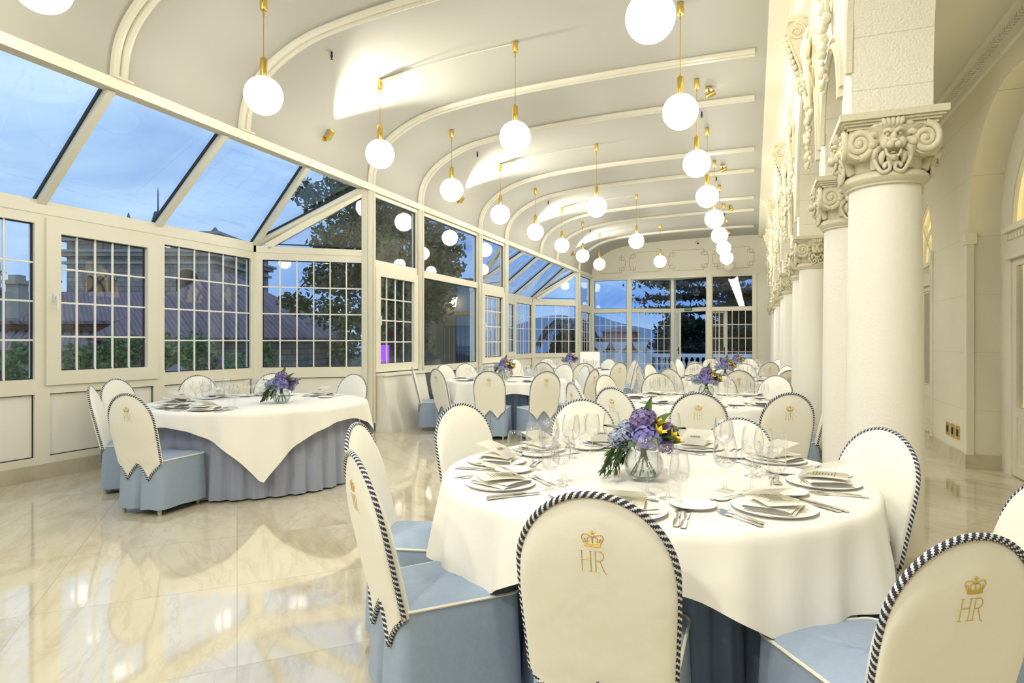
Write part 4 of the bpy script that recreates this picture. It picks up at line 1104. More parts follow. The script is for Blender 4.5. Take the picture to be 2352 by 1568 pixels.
def setting(tn, deg, rp, words, full=True, menu=True, glasses=3, jit=0):
    cx, cy, R = TB[tn]; a = radians(deg); C = Vector((cx+rp*cos(a), cy+rp*sin(a), HT+.002)); rz = a+pi/2
    rr = random.Random(int(deg*7+cx*13+cy))
    def L(x, y, z=0): return C+Vector((cos(rz)*x-sin(rz)*y, sin(rz)*x+cos(rz)*y, z))
    put('dinner_plate', PLATE, L(0, 0), rz, 'navy-rimmed dinner plate, '+words, 'plate', 'dinner plates')
    put('napkin', NAPK, L(0, -.005, .0095), rz+rr.uniform(-.25, .25)+.35, 'folded white napkin, '+words, 'napkin', 'folded napkins')
    if menu:
        lab = 'half-open cream menu card, '+words
        if menu0[0] is None: menu0[0] = make_menu(lab); o = menu0[0]
        else: o = dup(menu0[0], None, None, lab)
        o.location = L(rr.uniform(-.01, .02), .0, .031); o.rotation_euler = (0, 0, rz+rr.uniform(-.35, .15)); o['group'] = 'menu cards'
    put('bread_plate', BREAD, L(-.235, .155), rz, 'small bread plate, '+words, 'plate', 'bread plates')
    gx = [(.045, .275), (.125, .225), (.185, .155)]
    for i in range(glasses):
        x, y = gx[i]; put(GN[i], GL[i], L(x+rr.uniform(-.01, .01), y+rr.uniform(-.01, .01), -.001), rr.random()*6, ['large water goblet, ', 'middle wine glass, ', 'smallest wine glass, '][i]+words, 'glass', GN[i].replace('_', ' ')+'s')
    if full:
        for nm, x, k, dd in (('fork', -.178, 'inner', .0), ('fork', -.205, 'outer', -.02), ('knife', .178, 'inner', 0), ('knife', .206, 'outer', -.01)):
            put(nm, CUT[nm], L(x, -.02+dd), rz+rr.uniform(-.03, .03), '%s %s beside the plate, ' % (k, nm)+words, nm, nm+'s')
        put('dessert_spoon', CUT['spoon'], L(.0, .178), rz+pi/2, 'dessert spoon above the plate, '+words, 'spoon', 'dessert spoons')
        put('dessert_fork', CUT['fork'], L(-.01, .200), rz-pi/2, 'dessert fork above the plate, '+words, 'fork', 'dessert forks')
W1 = [(-87, 'the front setting just behind the nearest chair back'), (-44, 'the front right setting of the nearest table'), (0, 'the right-hand setting of the nearest table by the column'), (40, 'the back right setting of the nearest table'), (77, 'the back setting right of the hydrangeas, nearest table'), (118, 'the back setting left of the hydrangeas, nearest table'), (152, 'the back left setting of the nearest table'), (-175, 'the left-hand setting of the nearest table'), (-136, 'the front left setting of the nearest table')]
for d, w in W1: setting('T1', d, .735, w)
W2 = [(-112, 'the front left setting of the bay table'), (-80, 'the front setting of the bay table'), (-160, 'the left-hand setting of the bay table'), (165, 'the back left setting of the bay table'), (128, 'the back setting of the bay table'), (80, 'the far right setting of the bay table')]
for d, w in W2: setting('T2', d, .80, w, glasses=3 if d in (-112, -80, -160, 165, 128) else 0)
DIRN = [(-90, 'front'), (-45, 'front right'), (0, 'right-hand'), (45, 'back right'), (90, 'back'), (135, 'back left'), (180, 'left-hand'), (-135, 'front left')]
TN = dict(T3='the second window-side table', T4='the far window-side table', T5='the second column-side table', T6='the third column-side table', T7='the last column-side table')
for tn in ('T5', 'T3', 'T6', 'T4', 'T7'):
    for d, w in DIRN: setting(tn, d+8, .73, 'the %s setting of %s' % (w, TN[tn]), full=tn == 'T5', menu=False)

# ================================================================== FLOWERS
def head_mesh(r, name, m, seed):
    mb = MB(); rr = random.Random(seed); n = 70
    for i in range(n):
        z = 1-1.75*(i+.5)/n; q = sqrt(max(0, 1-z*z)); a = i*2.39996
        d = Vector((q*cos(a), q*sin(a), z)); c = d*r*rr.uniform(.92, 1.06); u = d.orthogonal().normalized(); v = d.cross(u); b = rr.random()*6; s = r*.26*rr.uniform(.85, 1.15)
        for k in range(4):
            t = b+k*pi/2; e = u*cos(t)+v*sin(t); f = v*cos(t)-u*sin(t)
            mb.add([c, c+e*s*.55-f*s*.48+d*s*.18, c+e*s*1.02+d*s*rr.uniform(-.1, .5), c+e*s*.55+f*s*.48+d*s*.18], [(0,1,2,3)], int(b*10) % 2)
    mb.sphere((0,0,0), r*.74, 10, 8, mi=1); return mb.mesh(name, [M[m], M[m+'d']], ang=10)
HEAD = [head_mesh(.062, 'hydrangea_head', 'petal', 1), head_mesh(.058, 'hydrangea_head', 'petalp', 2), head_mesh(.055, 'hydrangea_head', 'petalg', 3)]
def blade(mb, p, d, up, L, w, bend, mi=0):
    p, d, up = Vector(p), Vector(d).normalized(), Vector(up); s = d.cross(up).normalized(); up = s.cross(d)
    mb.grid(lambda u, v: p+d*(L*v)+up*(-bend*v*v+.12*w*abs(2*u-1))+s*((u-.5)*w*sin(pi*min(1, v*.93+.07))**.75), 2, 7, mi=mi)
def mk_leaves(dense=1):
    mb = MB(); rr = random.Random(11)
    for i in range(10):
        a = i*.66+.2; blade(mb, (.02*cos(a), .02*sin(a), .17), (cos(a), sin(a), rr.uniform(.1, .8)), (0,0,1), rr.uniform(.12, .16), rr.uniform(.06, .08), rr.uniform(.03, .07))
    blade(mb, (-.01, 0, .22), (.35, .1, 1), (0,-1,.3), .15, .035, .01); blade(mb, (.02, 0, .2), (.45, -.1, .6), (0,-.4,1), .13, .055, .03)
    return mb.mesh('broad_leaves', M['leaf'], ang=50)
LEAVES = mk_leaves()
def mk_sprig():
    mb = MB(); rr = random.Random(4)
    for k in range(13):
        a = pi*.9+rr.uniform(-.95, .9); L = rr.uniform(.10, .19)
        P = spline([(.02*cos(a), .02*sin(a), .15), (.085*cos(a), .085*sin(a), .155+rr.uniform(0, .03)), ((.085+L*.33)*cos(a), (.085+L*.33)*sin(a), .115), ((.085+L*.5)*cos(a), (.085+L*.5)*sin(a), .115-L*.42)], 5)
        mb.tube(P, .0014, 4)
        for i in range(4, len(P)):
            for s in (-1, 1):
                t = (P[i]-P[i-1]).normalized(); o = t.orthogonal().normalized(); o.rotate(Matrix.Rotation(rr.random()*6, 3, t)); blade(mb, P[i], t+o*.75, o, rr.uniform(.025, .042), .009, .005)
    return mb.mesh('trailing_sprigs', M['leafd'], ang=50)
SPRIG = mk_sprig()
def mk_yellow():
    mb = MB()
    for k in range(6):
        a = k*pi/3; blade(mb, (0,0,0), (cos(a)*.45, sin(a)*.45, 1), (cos(a), sin(a), -.3), .045, .022, -.012, 0); 
        if k % 2: blade(mb, (.002*cos(a),.002*sin(a),-.002), (cos(a)*.5, sin(a)*.5, 1), (cos(a), sin(a), -.3), .03, .016, -.006, 1)
    mb.tube([(0,0,-.05),(0,0,.002)], .0025, 5, mi=1); return mb.mesh('yellow_lily', [M['yellow'], M['leaf']], ang=40)
YEL = mk_yellow()
def mk_stems():
    mb = MB()
    for k in range(9): a = k*.7; mb.tube([(.055*cos(a), .055*sin(a), .02), (.01*cos(a+1), .01*sin(a+1), .11), (.03*cos(a+2.6), .03*sin(a+2.6), .19)], .0032, 5)
    return mb.mesh('stems', M['leaf'])
STEMS = mk_stems()
BOWL = MB().lathe([(.03, .0), (.045, .001), (.062, .012), (.080, .040), (.086, .065), (.080, .095), (.064, .120), (.060, .128), (.057, .128), (.061, .119), (.076, .094), (.0815, .065), (.076, .042), (.058, .016), (1e-4, .008)], 32).mesh('glass_bowl', M['water'], ang=60)
def bouquet(label, lo, sprig=True, scale=1, yellow=True, rot=0, tall=0):
    t = thing('flower_bouquet', label, 'flowers', lo, rot, 'hydrangea bouquets')
    spots = [(0, -.055, .185, 0, 1.0), (.0, .01, .255, 1, 1.0), (-.098, .0, .175, 2, .95), (.098, .03, .195, 1, .95), (.02, .095, .19, 0, .9), (.085, -.045, .150, 1, .6), (-.055, .08, .2, 2, .9)]
    for i, (x, y, z, k, s) in enumerate(spots):
        h = link('hydrangea_head', HEAD[k], t); h.location = (x, y, z); h.scale = (s, s, s*.9); h.rotation_euler = (.4*y*8, .5*x*8, i*1.3)
    link('broad_leaves', LEAVES, t); link('stems', STEMS, t)
    if sprig: link('trailing_sprigs', SPRIG, t)
    if yellow:
        for x, y, z, rx, ry in ((.045, -.075, .205, .9, .5), (.105, -.065, .185, 1.0, .9), (.125, -.03, .165, .6, 1.3), (.06, -.03, .235, .4, .5)):
            o = link('yellow_lily', YEL, t); o.location = (x, y, z); o.rotation_euler = (rx*.5, ry*.6, .4)
    t.scale = (scale,)*3; return t
FL = [('T1', -.446, 2.74, True, 1.0, True, .35), ('T2', -4.30, 4.86, True, 1.0, False, .75), ('T3', -3.68, 9.15, True, 1.1, True, .3), ('T4', -3.66, 12.85, False, 1.15, False, .2), ('T5', -.47, 7.0, False, 1.05, True, .2), ('T6', -.42, 10.55, False, 1.1, True, .1), ('T7', -.34, 14.3, False, 1.1, True, 0)]
for tn, x, y, sp, sc, ye, ro in FL:
    put('glass_bowl', BOWL, (x, y, HT+.002), 0, 'round clear glass flower bowl on the table '+TW[tn], 'bowl', 'glass flower bowls')
    bouquet('purple-blue hydrangea bouquet with green leaves on the table '+TW[tn], (x, y, HT+.002), sp, sc, ye, ro)
# ================================================================== OUTSIDE
CS, SN = cos(atan2(554, 1430)), sin(atan2(554, 1430))
RZ = atan2(554, 1430)
def hs(x, d, z): return Vector((CS*x-SN*d, SN*x+CS*d, z))      # plan turned to the house fronts
def hbox(mb, a, b, mi=0):
    k = len(mb.v); mb.box(a, b, mi)
    for i in range(k, len(mb.v)): mb.v[i] = tuple(hs(*mb.v[i]))
def hipmb(x0, x1, d0, d1, z0, rx0, rx1, rd, rz, t=.12):
    mb = MB(); P = [hs(*p) for p in ((x0,d0,z0),(x1,d0,z0),(x1,d1,z0),(x0,d1,z0),(rx0,rd,rz),(rx1,rd,rz))]
    Q = [p-Vector((0,0,t)) for p in P[:4]]
    mb.add(P+Q, [(0,1,5,4),(1,2,5),(2,3,4,5),(3,0,4),(6,7,1,0),(7,8,2,1),(8,9,3,2),(9,6,0,3),(9,8,7,6)]); return mb
gd = MB().box((-70,-40,-3.2), (-6.9, 30, -3.0)); struct('garden_ground', gd, M['grass'])
tr = MB().box((-11, YF+.3, -.35), (12, 30, -.02)); struct('terrace_ground', tr, M['terr'])
gr = MB().box((-60, 30, -3.2), (60, 90, -.6)); struct('garden_ground.001', gr, M['grass'])
wt = MB().add([(-6000, 150, -45), (3000, 150, -45), (3000, 7000, -45), (-6000, 7000, -45)], [(0,1,2,3)]); struct('sea_water', wt, M['sea'])
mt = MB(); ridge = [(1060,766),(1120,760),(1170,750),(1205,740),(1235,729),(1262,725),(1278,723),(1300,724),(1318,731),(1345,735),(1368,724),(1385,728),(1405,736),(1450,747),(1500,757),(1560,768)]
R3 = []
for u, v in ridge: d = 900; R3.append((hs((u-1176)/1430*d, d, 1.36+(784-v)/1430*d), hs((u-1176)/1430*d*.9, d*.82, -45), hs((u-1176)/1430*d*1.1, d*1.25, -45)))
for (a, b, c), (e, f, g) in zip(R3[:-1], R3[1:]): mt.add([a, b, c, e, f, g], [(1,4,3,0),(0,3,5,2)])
o = mt.build('mountain', M['mount'], ang=60); tag(o, 'haze-blue mountain ridge far across the bay', 'mountain')

# ---- the stone house with its tower
H0 = thing('house', 'stone house with brown tiled hip roofs and a square tower outside the left bay', 'building', hs(-13, 25, -3))
def hp(mb, name, m, **k):
    o = mb.build(name, M[m], None, **k); o.parent = H0; o.matrix_parent_inverse = Matrix.Translation(-Vector(H0.location)); return o
mb = MB(); hbox(mb, (-13.9,22.3,-3), (-7.7,28.6,1.5)); hp(mb, 'main_wall', 'stone')
hp(hipmb(-14.7, -7.1, 21.5, 29.4, 1.50, -12.4, -11.6, 25.6, 4.15), 'main_roof', 'tile', ang=20)
mb = MB(); hbox(mb, (-23,23.6,-3), (-13.9,29,2.15)); hp(mb, 'side_wall', 'brick')
hp(hipmb(-24, -13.2, 22.9, 29.5, 2.12, -23, -15, 26.2, 3.45), 'side_roof', 'tile', ang=20)
mb = MB(); q = [hs(*p) for p in ((-24,20.6,1.25),(-12.6,20.6,.98),(-13.6,23.7,1.75),(-24,23.7,1.95))]; mb.add(q+[p-Vector((0,0,.12)) for p in q], [(0,1,2,3),(7,6,5,4),(4,5,1,0),(5,6,2,1),(6,7,3,2),(7,4,0,3)]); hp(mb, 'lean_to_roof', 'tile', ang=20)
mb = MB(); hbox(mb, (-23,21.4,-3), (-13.4,23.6,.95)); hp(mb, 'lean_to_wall', 'stoned')
# tower
tx0, tx1, td0, td1 = -21.1, -14.1, 29.5, 36
mb = MB(); hbox(mb, (tx0,td0,-3), (tx1,td1,6.3)); hp(mb, 'tower_wall', 'stone')
for z0, z1, e in ((5.02,5.14,.16),(5.38,5.56,.22),(5.56,5.68,.36),(6.1,6.4,.3),(6.4,6.52,.42)):
    mb = MB(); hbox(mb, (tx0-e,td0-e,z0), (tx1+e,td1+e,z1)); hp(mb, 'tower_cornice', 'stoned')
for cx, hw, zb_, zt_ in ((-19.95, .17, 3.2, 4.45), (-19.45, .17, 3.2, 4.45), (-18.95, .17, 3.2, 4.45), (-15.35, .55, 3.6, 4.75)):
    mb = MB(); mb.prism([(cx-hw, zb_)]+[(cx-hw*cos(pi*i/10), zt_-hw+hw*sin(pi*i/10)) for i in range(11)]+[(cx+hw, zb_)], lambda x, z, d: hs(x, d, z), td0-.03, td0+.1); hp(mb, 'arched_window', 'dark')
    mb = MB(); mb.tube([hs(cx-(hw+.05)*cos(pi*i/10), td0-.05, zt_-hw+(hw+.05)*sin(pi*i/10)) for i in range(11)], .045, 6); hp(mb, 'window_arch', 'stoned')
for cx, z in ((tx0-.3, 5.35), (tx0-.25, 4.2), (tx1+.3, 4.35), (tx1+.3, 5.3)):
    mb = MB(); k = len(mb.v); mb.sphere(hs(cx+(-.35 if cx < -18 else .35), td0+.1, z), .22, 10, 7, (2.0, .7, .6)); hp(mb, 'gargoyle', 'stoned')
for u, zt in ((-18.6, 7.6), (-14.4, 6.9), (-20.9, 7.0)):
    mb = MB(); c = hs(u, 30.2, 0); mb.lathe([(.42, 6.4), (.42, 6.55), (.28, 6.6), (.02, zt)], 8, (c.x, c.y, 0)); hp(mb, 'pinnacle', 'slate')
mb = MB(); c = hs(-17.4, 30.6, 0); mb.lathe([(.03, 6.4), (.03, 7.25), (.28, 7.27), (.17, 7.72), (.04, 7.75), (.03, 8.7), (.005, 8.95)], 8, (c.x, c.y, 0))
for a in (0, 2.1, 4.2): mb.tube([(c.x, c.y, 7.25), (c.x+.9*cos(a), c.y+.9*sin(a), 6.45)], .012, 4)
hp(mb, 'mast', 'slate')
def chimney(x, d, z0, z1, w=.3):
    mb = MB(); hbox(mb, (x-w,d-w,z0), (x+w,d+w,z1-.35)); hbox(mb, (x-w-.09,d-w-.09,z1-.35), (x+w+.09,d+w+.09,z1-.2)); hbox(mb, (x-w+.05,d-w+.05,z1-.2), (x+w-.05,d+w-.05,z1)); hp(mb, 'chimney', 'stoned')
chimney(-12.2, 25.6, 2.0, 3.55, .33); chimney(-10.2, 25.6, 2.0, 3.15, .24); chimney(-18.6, 23.4, 2.0, 3.85, .24); chimney(-13.6, 24.4, 2.0, 3.1, .28)
mb = MB(); hbox(mb, (-9.5,24.6,1.4), (-8.2,25.4,2.15)); hbox(mb, (-9.6,24.5,2.1), (-8.1,25.5,2.22)); hp(mb, 'parapet', 'stoned')
for x in (-9.35, -9.0, -8.6, -8.3):
    mb = MB(); c = hs(x, 25, 0); mb.lathe([(.10, 2.2), (.06, 2.3), (.06, 2.36)], 8, (c.x, c.y, 0)); mb.sphere((c.x, c.y, 2.5), .17, 10, 8); hp(mb, 'ball_finial', 'stoned')
c = hs(-19.3, 24, 0); mb = MB(); mb.sphere((c.x, c.y, 3.1), .2, 10, 8); mb.lathe([(.12, 2.6), (.07, 2.9)], 8, (c.x, c.y, 0)); hp(mb, 'ball_finial', 'stoned')
c = hs(-19.75, 24, 0); mb = MB(); mb.lathe([(.9, 2.3), (.1, 3.0), (.03, 3.2), (.02, 4.4)], 6, (c.x, c.y, 0)); mb.sphere((c.x, c.y, 3.3), .16, 8, 6)
for i in range(8): a = i*pi/4; mb.tube([tuple(hs(-19.75, 24, 4.0)), tuple(hs(-19.75+.28*cos(a), 24, 4.0+.28*sin(a)))], .018, 4)
hp(mb, 'weather_vane', 'slate')
for x in (-18.3, -17.5, -16.7):
    mb = MB(); hbox(mb, (x-.27,23.52,1.2), (x+.27,23.62,2.0)); hp(mb, 'shuttered_window', 'dark')
for x in (-12.6, -11, -9.2):
    mb = MB(); hbox(mb, (x-.4,22.22,-.6), (x+.4,22.4,1.0)); hp(mb, 'wall_window', 'dark')
for x, d, z in ((-10.8, 23.4, 2.75), (-12.9, 23.4, 2.7), (-9.9, 23.2, 2.3)):
    mb = MB(); mb.bar(hs(x, d-.35, z-.42), hs(x, d+.35, z+.05), .55, .12, up=(0,0,1)); hp(mb, 'skylight', 'slate')
# ---- outbuilding with a lit lantern behind the big tree
B0 = thing('outbuilding', 'dark stone outbuilding with a lit lantern and grille door behind the tree', 'building', hs(-3.4, 25, -3))
def bp(mb, name, m):
    o = mb.build(name, M[m]); o.parent = B0; o.matrix_parent_inverse = Matrix.Translation(-Vector(B0.location)); return o
mb = MB(); hbox(mb, (-5.6,25,-3), (-1.35,29,3.9)); bp(mb, 'wall', 'olive')
mb = MB(); hbox(mb, (-2.75,24.9,-3), (-1.55,25.05,2.0)); g = bp(mb, 'grille_door', 'dark')
mb = MB()
for i in range(7): hbox(mb, (-2.7+i*.18,24.86,-.5), (-2.67+i*.18,24.92,1.9))
bp(mb, 'grille_bars', 'slate')
mb = MB(); c = hs(-2.33, 24.6, 0); mb.lathe([(.11, 2.72), (.19, 3.1)], 6, (c.x, c.y, 0)); bp(mb, 'lantern_glass', 'lightgl')
mb = MB(); mb.lathe([(.02, 2.62), (.12, 2.72)], 6, (c.x, c.y, 0)); mb.lathe([(.21, 3.1), (.05, 3.3), (.02, 3.42)], 6, (c.x, c.y, 0)); mb.tube([(c.x, c.y, 3.4), tuple(hs(-2.33, 25, 3.45))], .025, 5); bp(mb, 'lantern_frame', 'slate')
t = thing('garden_lantern', 'glowing garden lantern low outside the bay window behind the table', 'lantern', (-12.1, 10.33, -3))
MB().tube([(0,0,0), (0,0,3.52)], .03, 8).build('post', M['slate'], t); MB().box((-.20,-.20,3.54), (.20,.20,3.70)).build('glass', M['lightgl'], t)
MB().box((-.22,-.22,3.50), (.22,.22,3.54)).build('tray', M['slate'], t); MB().lathe([(.30, 3.70), (.04, 3.85)], 4).build('cap', M['slate'], t)
t = thing('violet_floodlight', 'violet floodlight panel glowing low outside the first casement window', 'lamp', tuple(hs(-4.05, 19.0, -3)), RZ)
MB().box((-.30,-.03,3.1), (.30,.03,4.25)).build('lit_panel', M['purple'], t); MB().box((-.05,.0,0), (.05,.06,3.1)).build('post', M['slate'], t)

# ---- foliage
def foliage(name, pts, size, m, seed, parent=None, elong=1.6):
    mb = MB(); rr = random.Random(seed)
    for p in pts:
        d = Vector((rr.gauss(0,1), rr.gauss(0,1), rr.gauss(0,1))).normalized(); s = d.orthogonal().normalized(); s.rotate(Matrix.Rotation(rr.random()*6.3, 3, d)); n = d.cross(s); L = size*rr.uniform(.6, 1.3)
        p = Vector(p); mb.add([p-s*L*.42, p+d*L*elong*.5+n*L*.18, p+s*L*.42, p-d*L*elong*.5+n*L*.1], [(0,1,2,3)])
    return mb.build(name, M[m], parent, smooth=False)
def tree(name, label, base, top, crowns, n, leaf, m, seed, cat='tree', trunk=.22):
    t = thing(name, label, cat, base); B = Vector(base); rr = random.Random(seed)
    mb = MB(); T = Vector(top)-B; mb.tube(spline([(0,0,0), T*.35+Vector((.1,.05,0)), T*.7, T], 5), [trunk*(1-.05*i) for i in range(16)], 8)
    pts = []; W = sum(c[3]**2 for c in crowns)
    for x, y, z, r, fl in crowns:
        c = Vector((x, y, z))-B
        mb.tube(spline([T*rr.uniform(.45, .9), (T+c)/2+Vector((0,0,.2)), c], 5), [trunk*.4*(1-.085*i) for i in range(11)], 6)
        for i in range(int(n*r*r/W)):
            d = Vector((rr.gauss(0,1), rr.gauss(0,1), rr.gauss(0,1))).normalized()*r*(rr.random()**.6)
            pts.append((c.x+d.x, c.y+d.y, c.z+d.z*fl))
    mb.build('trunk', M['bark'], t); foliage('foliage', pts, leaf, m, seed, t); return t
cr = []; rr = random.Random(21)
for u, v, r in ((700,440,.55),(735,480,.6),(780,440,.8),(820,520,1.0),(770,560,.9),(700,700,.55),(740,640,.7),(800,650,1.0),(760,720,.7),(830,740,.9),(790,800,.6),(860,600,1.0),(900,500,1.2),(960,540,1.2),(930,640,1.2),(1000,600,1.0),(1020,560,.7),(900,700,1.1),(980,700,1.0),(870,420,.9),(1010,660,.7),(1040,620,.4),(830,420,.8),(950,780,.7),(660,690,.35)):
    d = 20+rr.uniform(-1.2, 1.2); p = hs((u-1176)/1430*d, d, 1.36+(784-v)/1430*d); cr.append((p.x, p.y, p.z, r*1.0, .8))
tree('broadleaf_tree', 'large broadleaf tree filling the windows right of the first bay', tuple(hs(-3.5, 20.6, -3)), tuple(hs(-3.9, 20.4, 4.6)), cr, 15000, .125, 'leafout', 5)
for i, (u, v, d, r, w) in enumerate(((190,848,15.5,.55,'leftmost shrub below the casement window of the first bay'),(270,838,16,.6,'middle shrub below the casement window of the first bay'),(335,825,16.5,.62,'right shrub below the casement window of the first bay'),(440,835,16.2,.65,'left shrub behind the fixed window of the first bay'),(545,830,16.8,.62,'right shrub behind the fixed window of the first bay'),(620,835,17.5,.5,'shrub behind the canted window of the first bay'),(30,845,15,.6,'shrub at the left edge of the first bay'))):
    p = hs((u-1176)/1430*d, d, 1.36+(784-v)/1430*d); c2 = [(p.x+rr.uniform(-.5,.5), p.y+rr.uniform(-.5,.5), p.z+rr.uniform(-1.1,.35), r*rr.uniform(.5,.9), 1.1) for k in range(6)]
    tree('shrub', 'leafy green '+w, (p.x, p.y, -3), (p.x, p.y, p.z), c2, 2400, .085, 'bush', 40+i, 'shrub', .05)
# far garden: cedar, hedge trees, palm
def cedar(label, base, h, tiers, n, seed):
    t = thing('cedar_tree', label, 'tree', base); rr = random.Random(seed); mb = MB(); mb.tube([(0,0,0), (.1,0,h*.5), (0,.1,h)], [.5,.35,.08], 8); pts = []
    for z, r, a0, a1 in tiers:
        for k in range(9):
            a = a0+(a1-a0)*k/8+rr.uniform(-.15,.15); L = r*rr.uniform(.7, 1.05); e = Vector((L*cos(a), L*sin(a), z+rr.uniform(-.2,.5)))
            mb.tube([(0,0,z-.4), (e.x*.5, e.y*.5, z+.1), tuple(e)], [.10,.07,.02], 5)
            for i in range(n//(9*len(tiers))):
                q = rr.uniform(.2, 1); s = .16+.42*q; pts.append((e.x*q+rr.gauss(0,s), e.y*q+rr.gauss(0,s), z+(e.z-z)*q+rr.gauss(0,.11)))
    mb.build('trunk', M['bark'], t); foliage('needles', pts, .15, 'leafcedar', seed, t, 2.6); return t
cedar('dark cedar with layered branches beyond the far glazed doorway', (-1.2, 40, -.6), 11, [(1.6,4.5,0,6.3),(2.8,5.2,0,6.3),(3.8,5.0,0,6.3),(4.8,6.2,0,6.3),(6.0,5.4,0,6.3),(7.4,5.0,0,6.3),(8.8,4.2,0,6.3),(10.2,3,0,6.3)], 30000, 3)
for i, (x, y, r, zz, lab) in enumerate(((-3.6,46,2.6,2.2,'dark clipped evergreen left of the cedar trunk'),(-.6,47,3.0,2.6,'dark evergreen straight behind the open door'),(2.6,46,3.0,3.4,'dark evergreen right of the open door'),(-9.0,33,1.6,1.0,'dark rounded shrub seen through the second bay window'))):
    c2 = [(x+rr.uniform(-r,r)*.7, y+rr.uniform(-.8,.8), zz*rr.uniform(-.1,1.1), r*.6, 1) for k in range(9)]
    tree('evergreen_tree', lab, (x, y, -.6), (x, y, zz), c2, 5200, .26, 'leafcedar', 60+i, 'tree', .15)
t = thing('palm_tree', 'palm with drooping fronds seen through the second bay window', 'tree', (-9.2, 32, -.6)); mb = MB(); mb.tube([(0,0,0),(.1,0,1.6),(0,0,2.5)], [.16,.13,.12], 8); mb.build('trunk', M['bark'], t)
mb = MB()
for k in range(20):
    a = k*2.4; e = rr.uniform(.1, 1); P = spline([(0,0,2.45), (.55*cos(a), .55*sin(a), 2.5+.7*e), (1.2*cos(a), 1.2*sin(a), 2.35+.6*e), (1.6*cos(a), 1.6*sin(a), 1.7+.6*e)], 6)
    mb.tube(P, .015, 4)
    for i in range(3, len(P)):
        tt = (P[i]-P[i-1]).normalized(); s = tt.cross(Vector((0,0,1))).normalized()
        for q in (-1, 1): blade(mb, P[i], tt*.6+s*q*.8-Vector((0,0,.35)), (0,0,1), .42, .045, .05)
mb.build('fronds', M['leafcedar'], t)
t = thing('garden_pavilion', 'red brick pavilion glimpsed through the leftmost far window', 'building', (-7.6, 36, -.6))
MB().box((-.3,-1.5,0), (1.2,1.5,2.55)).build('wall', M['redwall'], t); MB().add([(-.5,-1.7,2.5),(1.4,-1.7,2.5),(1.4,1.7,2.5),(-.5,1.7,2.5),(.45,0,2.85)], [(0,1,4),(1,2,4),(2,3,4),(3,0,4),(3,2,1,0)]).build('roof', M['tile'], t)
# terrace balustrade with urns
t = thing('balustrade', 'pale stone balustrade along the terrace outside the far doorway', 'balustrade', (-2, 28, -.02))
MB().box((-2.2,-.16,.0), (4.6,.16,.12)).build('base_rail', M['balu'], t); MB().box((-2.2,-.18,.70), (4.6,.18,.85)).build('top_rail', M['balu'], t)
MB().box((-5.6,-.15,0), (-2.2,.15,.80)).build('solid_wall', M['balu'], t); MB().box((-5.6,-.2,.78), (-2.2,.2,.88)).build('wall_coping', M['balu'], t)
bal = MB().lathe([(.07,.12),(.07,.16),(.04,.20),(.085,.32),(.09,.38),(.05,.52),(.035,.58),(.06,.62),(.07,.66),(.07,.70)], 10).mesh('baluster', M['balu'])
for i in range(28): o = link('baluster', bal, t); o.location = (-2.0+i*.235, 0, 0)
u0 = None
for x, y, w in ((-6.15, 26.6, 'leftmost'), (-5.42, 26.9, 'middle'), (-4.55, 27.1, 'rightmost')):
    lab = '%s white stone urn on a pedestal on the terrace' % w
    if u0 is None:
        u0 = thing('stone_urn', lab, 'urn', (x, y, -.02), 0, 'terrace urns'); MB().box((-.22,-.22,0), (.22,.22,.80)).build('pedestal', M['balu'], u0)
        MB().lathe([(1e-4,.80),(.17,.80),(.16,.84),(.07,.89),(.06,.96),(.13,1.0),(.24,1.10),(.29,1.22),(.33,1.33),(.35,1.37),(.31,1.37),(.26,1.25),(1e-4,1.2)], 20).build('bowl', M['balu'], u0)
    else: dup(u0, (x, y, -.02), None, lab)

# ================================================================== LIGHT
w = bpy.data.worlds.new('dusk_sky'); SC.world = w; w.use_nodes = True; nt = w.node_tree; L = nt.links.new; bg = nt.nodes['Background']
tc = nd(nt, 'ShaderNodeTexCoord'); sx = nd(nt, 'ShaderNodeSeparateXYZ'); L(tc.outputs['Generated'], sx.inputs[0])
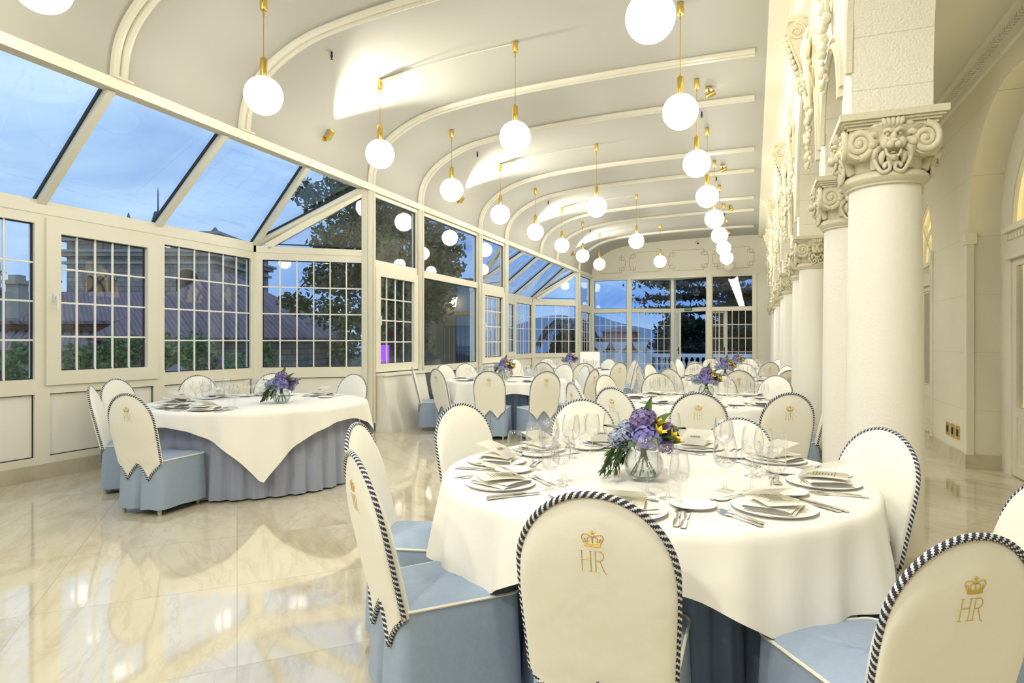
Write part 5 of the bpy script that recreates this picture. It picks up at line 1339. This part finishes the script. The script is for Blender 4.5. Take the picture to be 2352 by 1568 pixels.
# blue deepens towards the far end (+Y); paler over the bay
mr = nd(nt, 'ShaderNodeMapRange'); mr.inputs['From Min'].default_value = .55; mr.inputs['From Max'].default_value = .95; L(sx.outputs['Y'], mr.inputs[0])
mx = nd(nt, 'ShaderNodeMix', data_type='RGBA'); mx.inputs[6].default_value = (.20, .34, .56, 1); mx.inputs[7].default_value = (.03, .125, .42, 1); L(mr.outputs[0], mx.inputs[0])
mp = nd(nt, 'ShaderNodeMapping'); mp.inputs['Scale'].default_value = (1.3, 1.3, 4.2); L(tc.outputs['Generated'], mp.inputs[0])
nz = nd(nt, 'ShaderNodeTexNoise', Scale=1.9, Detail=7, Roughness=.55, Distortion=.5); L(mp.outputs[0], nz.inputs['Vector'])
rp = nd(nt, 'ShaderNodeValToRGB'); rp.color_ramp.elements[0].position = .38; rp.color_ramp.elements[1].position = .66; L(nz.outputs[0], rp.inputs[0])
hz = nd(nt, 'ShaderNodeMapRange'); hz.inputs['From Min'].default_value = .0; hz.inputs['From Max'].default_value = .10; hz.inputs['To Min'].default_value = .75; hz.inputs['To Max'].default_value = 0; L(sx.outputs['Z'], hz.inputs[0])
ad = nd(nt, 'ShaderNodeMath', operation='MAXIMUM'); fc = nd(nt, 'ShaderNodeMath', operation='MULTIPLY'); fc.inputs[1].default_value = .75; L(rp.outputs[0], fc.inputs[0]); L(fc.outputs[0], ad.inputs[0]); L(hz.outputs[0], ad.inputs[1])
cl_ = nd(nt, 'ShaderNodeMix', data_type='RGBA'); cl_.inputs[6].default_value = (.46, .60, .72, 1); cl_.inputs[7].default_value = (.26, .44, .68, 1); L(mr.outputs[0], cl_.inputs[0])
m2 = nd(nt, 'ShaderNodeMix', data_type='RGBA'); L(ad.outputs[0], m2.inputs[0]); L(mx.outputs[2], m2.inputs[6]); L(cl_.outputs[2], m2.inputs[7])
L(m2.outputs[2], bg.inputs[0]); bg.inputs[1].default_value = .74

# ================================================================== CAMERA
cam = bpy.data.cameras.new('camera'); co_ = bpy.data.objects.new('camera', cam); COL.objects.link(co_)
co_.location = (0, 0, 1.36); co_.rotation_euler = (pi/2, 0, RZ); cam.sensor_width = 36; cam.sensor_fit = 'HORIZONTAL'; cam.lens = 36*1430/2352
cam.clip_start = .05; cam.clip_end = 9000; SC.camera = co_
vs_ = SC.view_settings; vs_.view_transform = 'Standard'; vs_.look = 'None'; vs_.exposure = 1.25; vs_.gamma = 1; vs_.use_curve_mapping = False
cy = SC.cycles; cy.max_bounces = 7; cy.diffuse_bounces = 4; cy.glossy_bounces = 3; cy.transmission_bounces = 2; cy.transparent_max_bounces = 48
cy.use_denoising = True; cy.use_adaptive_sampling = True; cy.adaptive_threshold = .025; cy.caustics_reflective = False; cy.caustics_refractive = False; cy.sample_clamp_indirect = 6
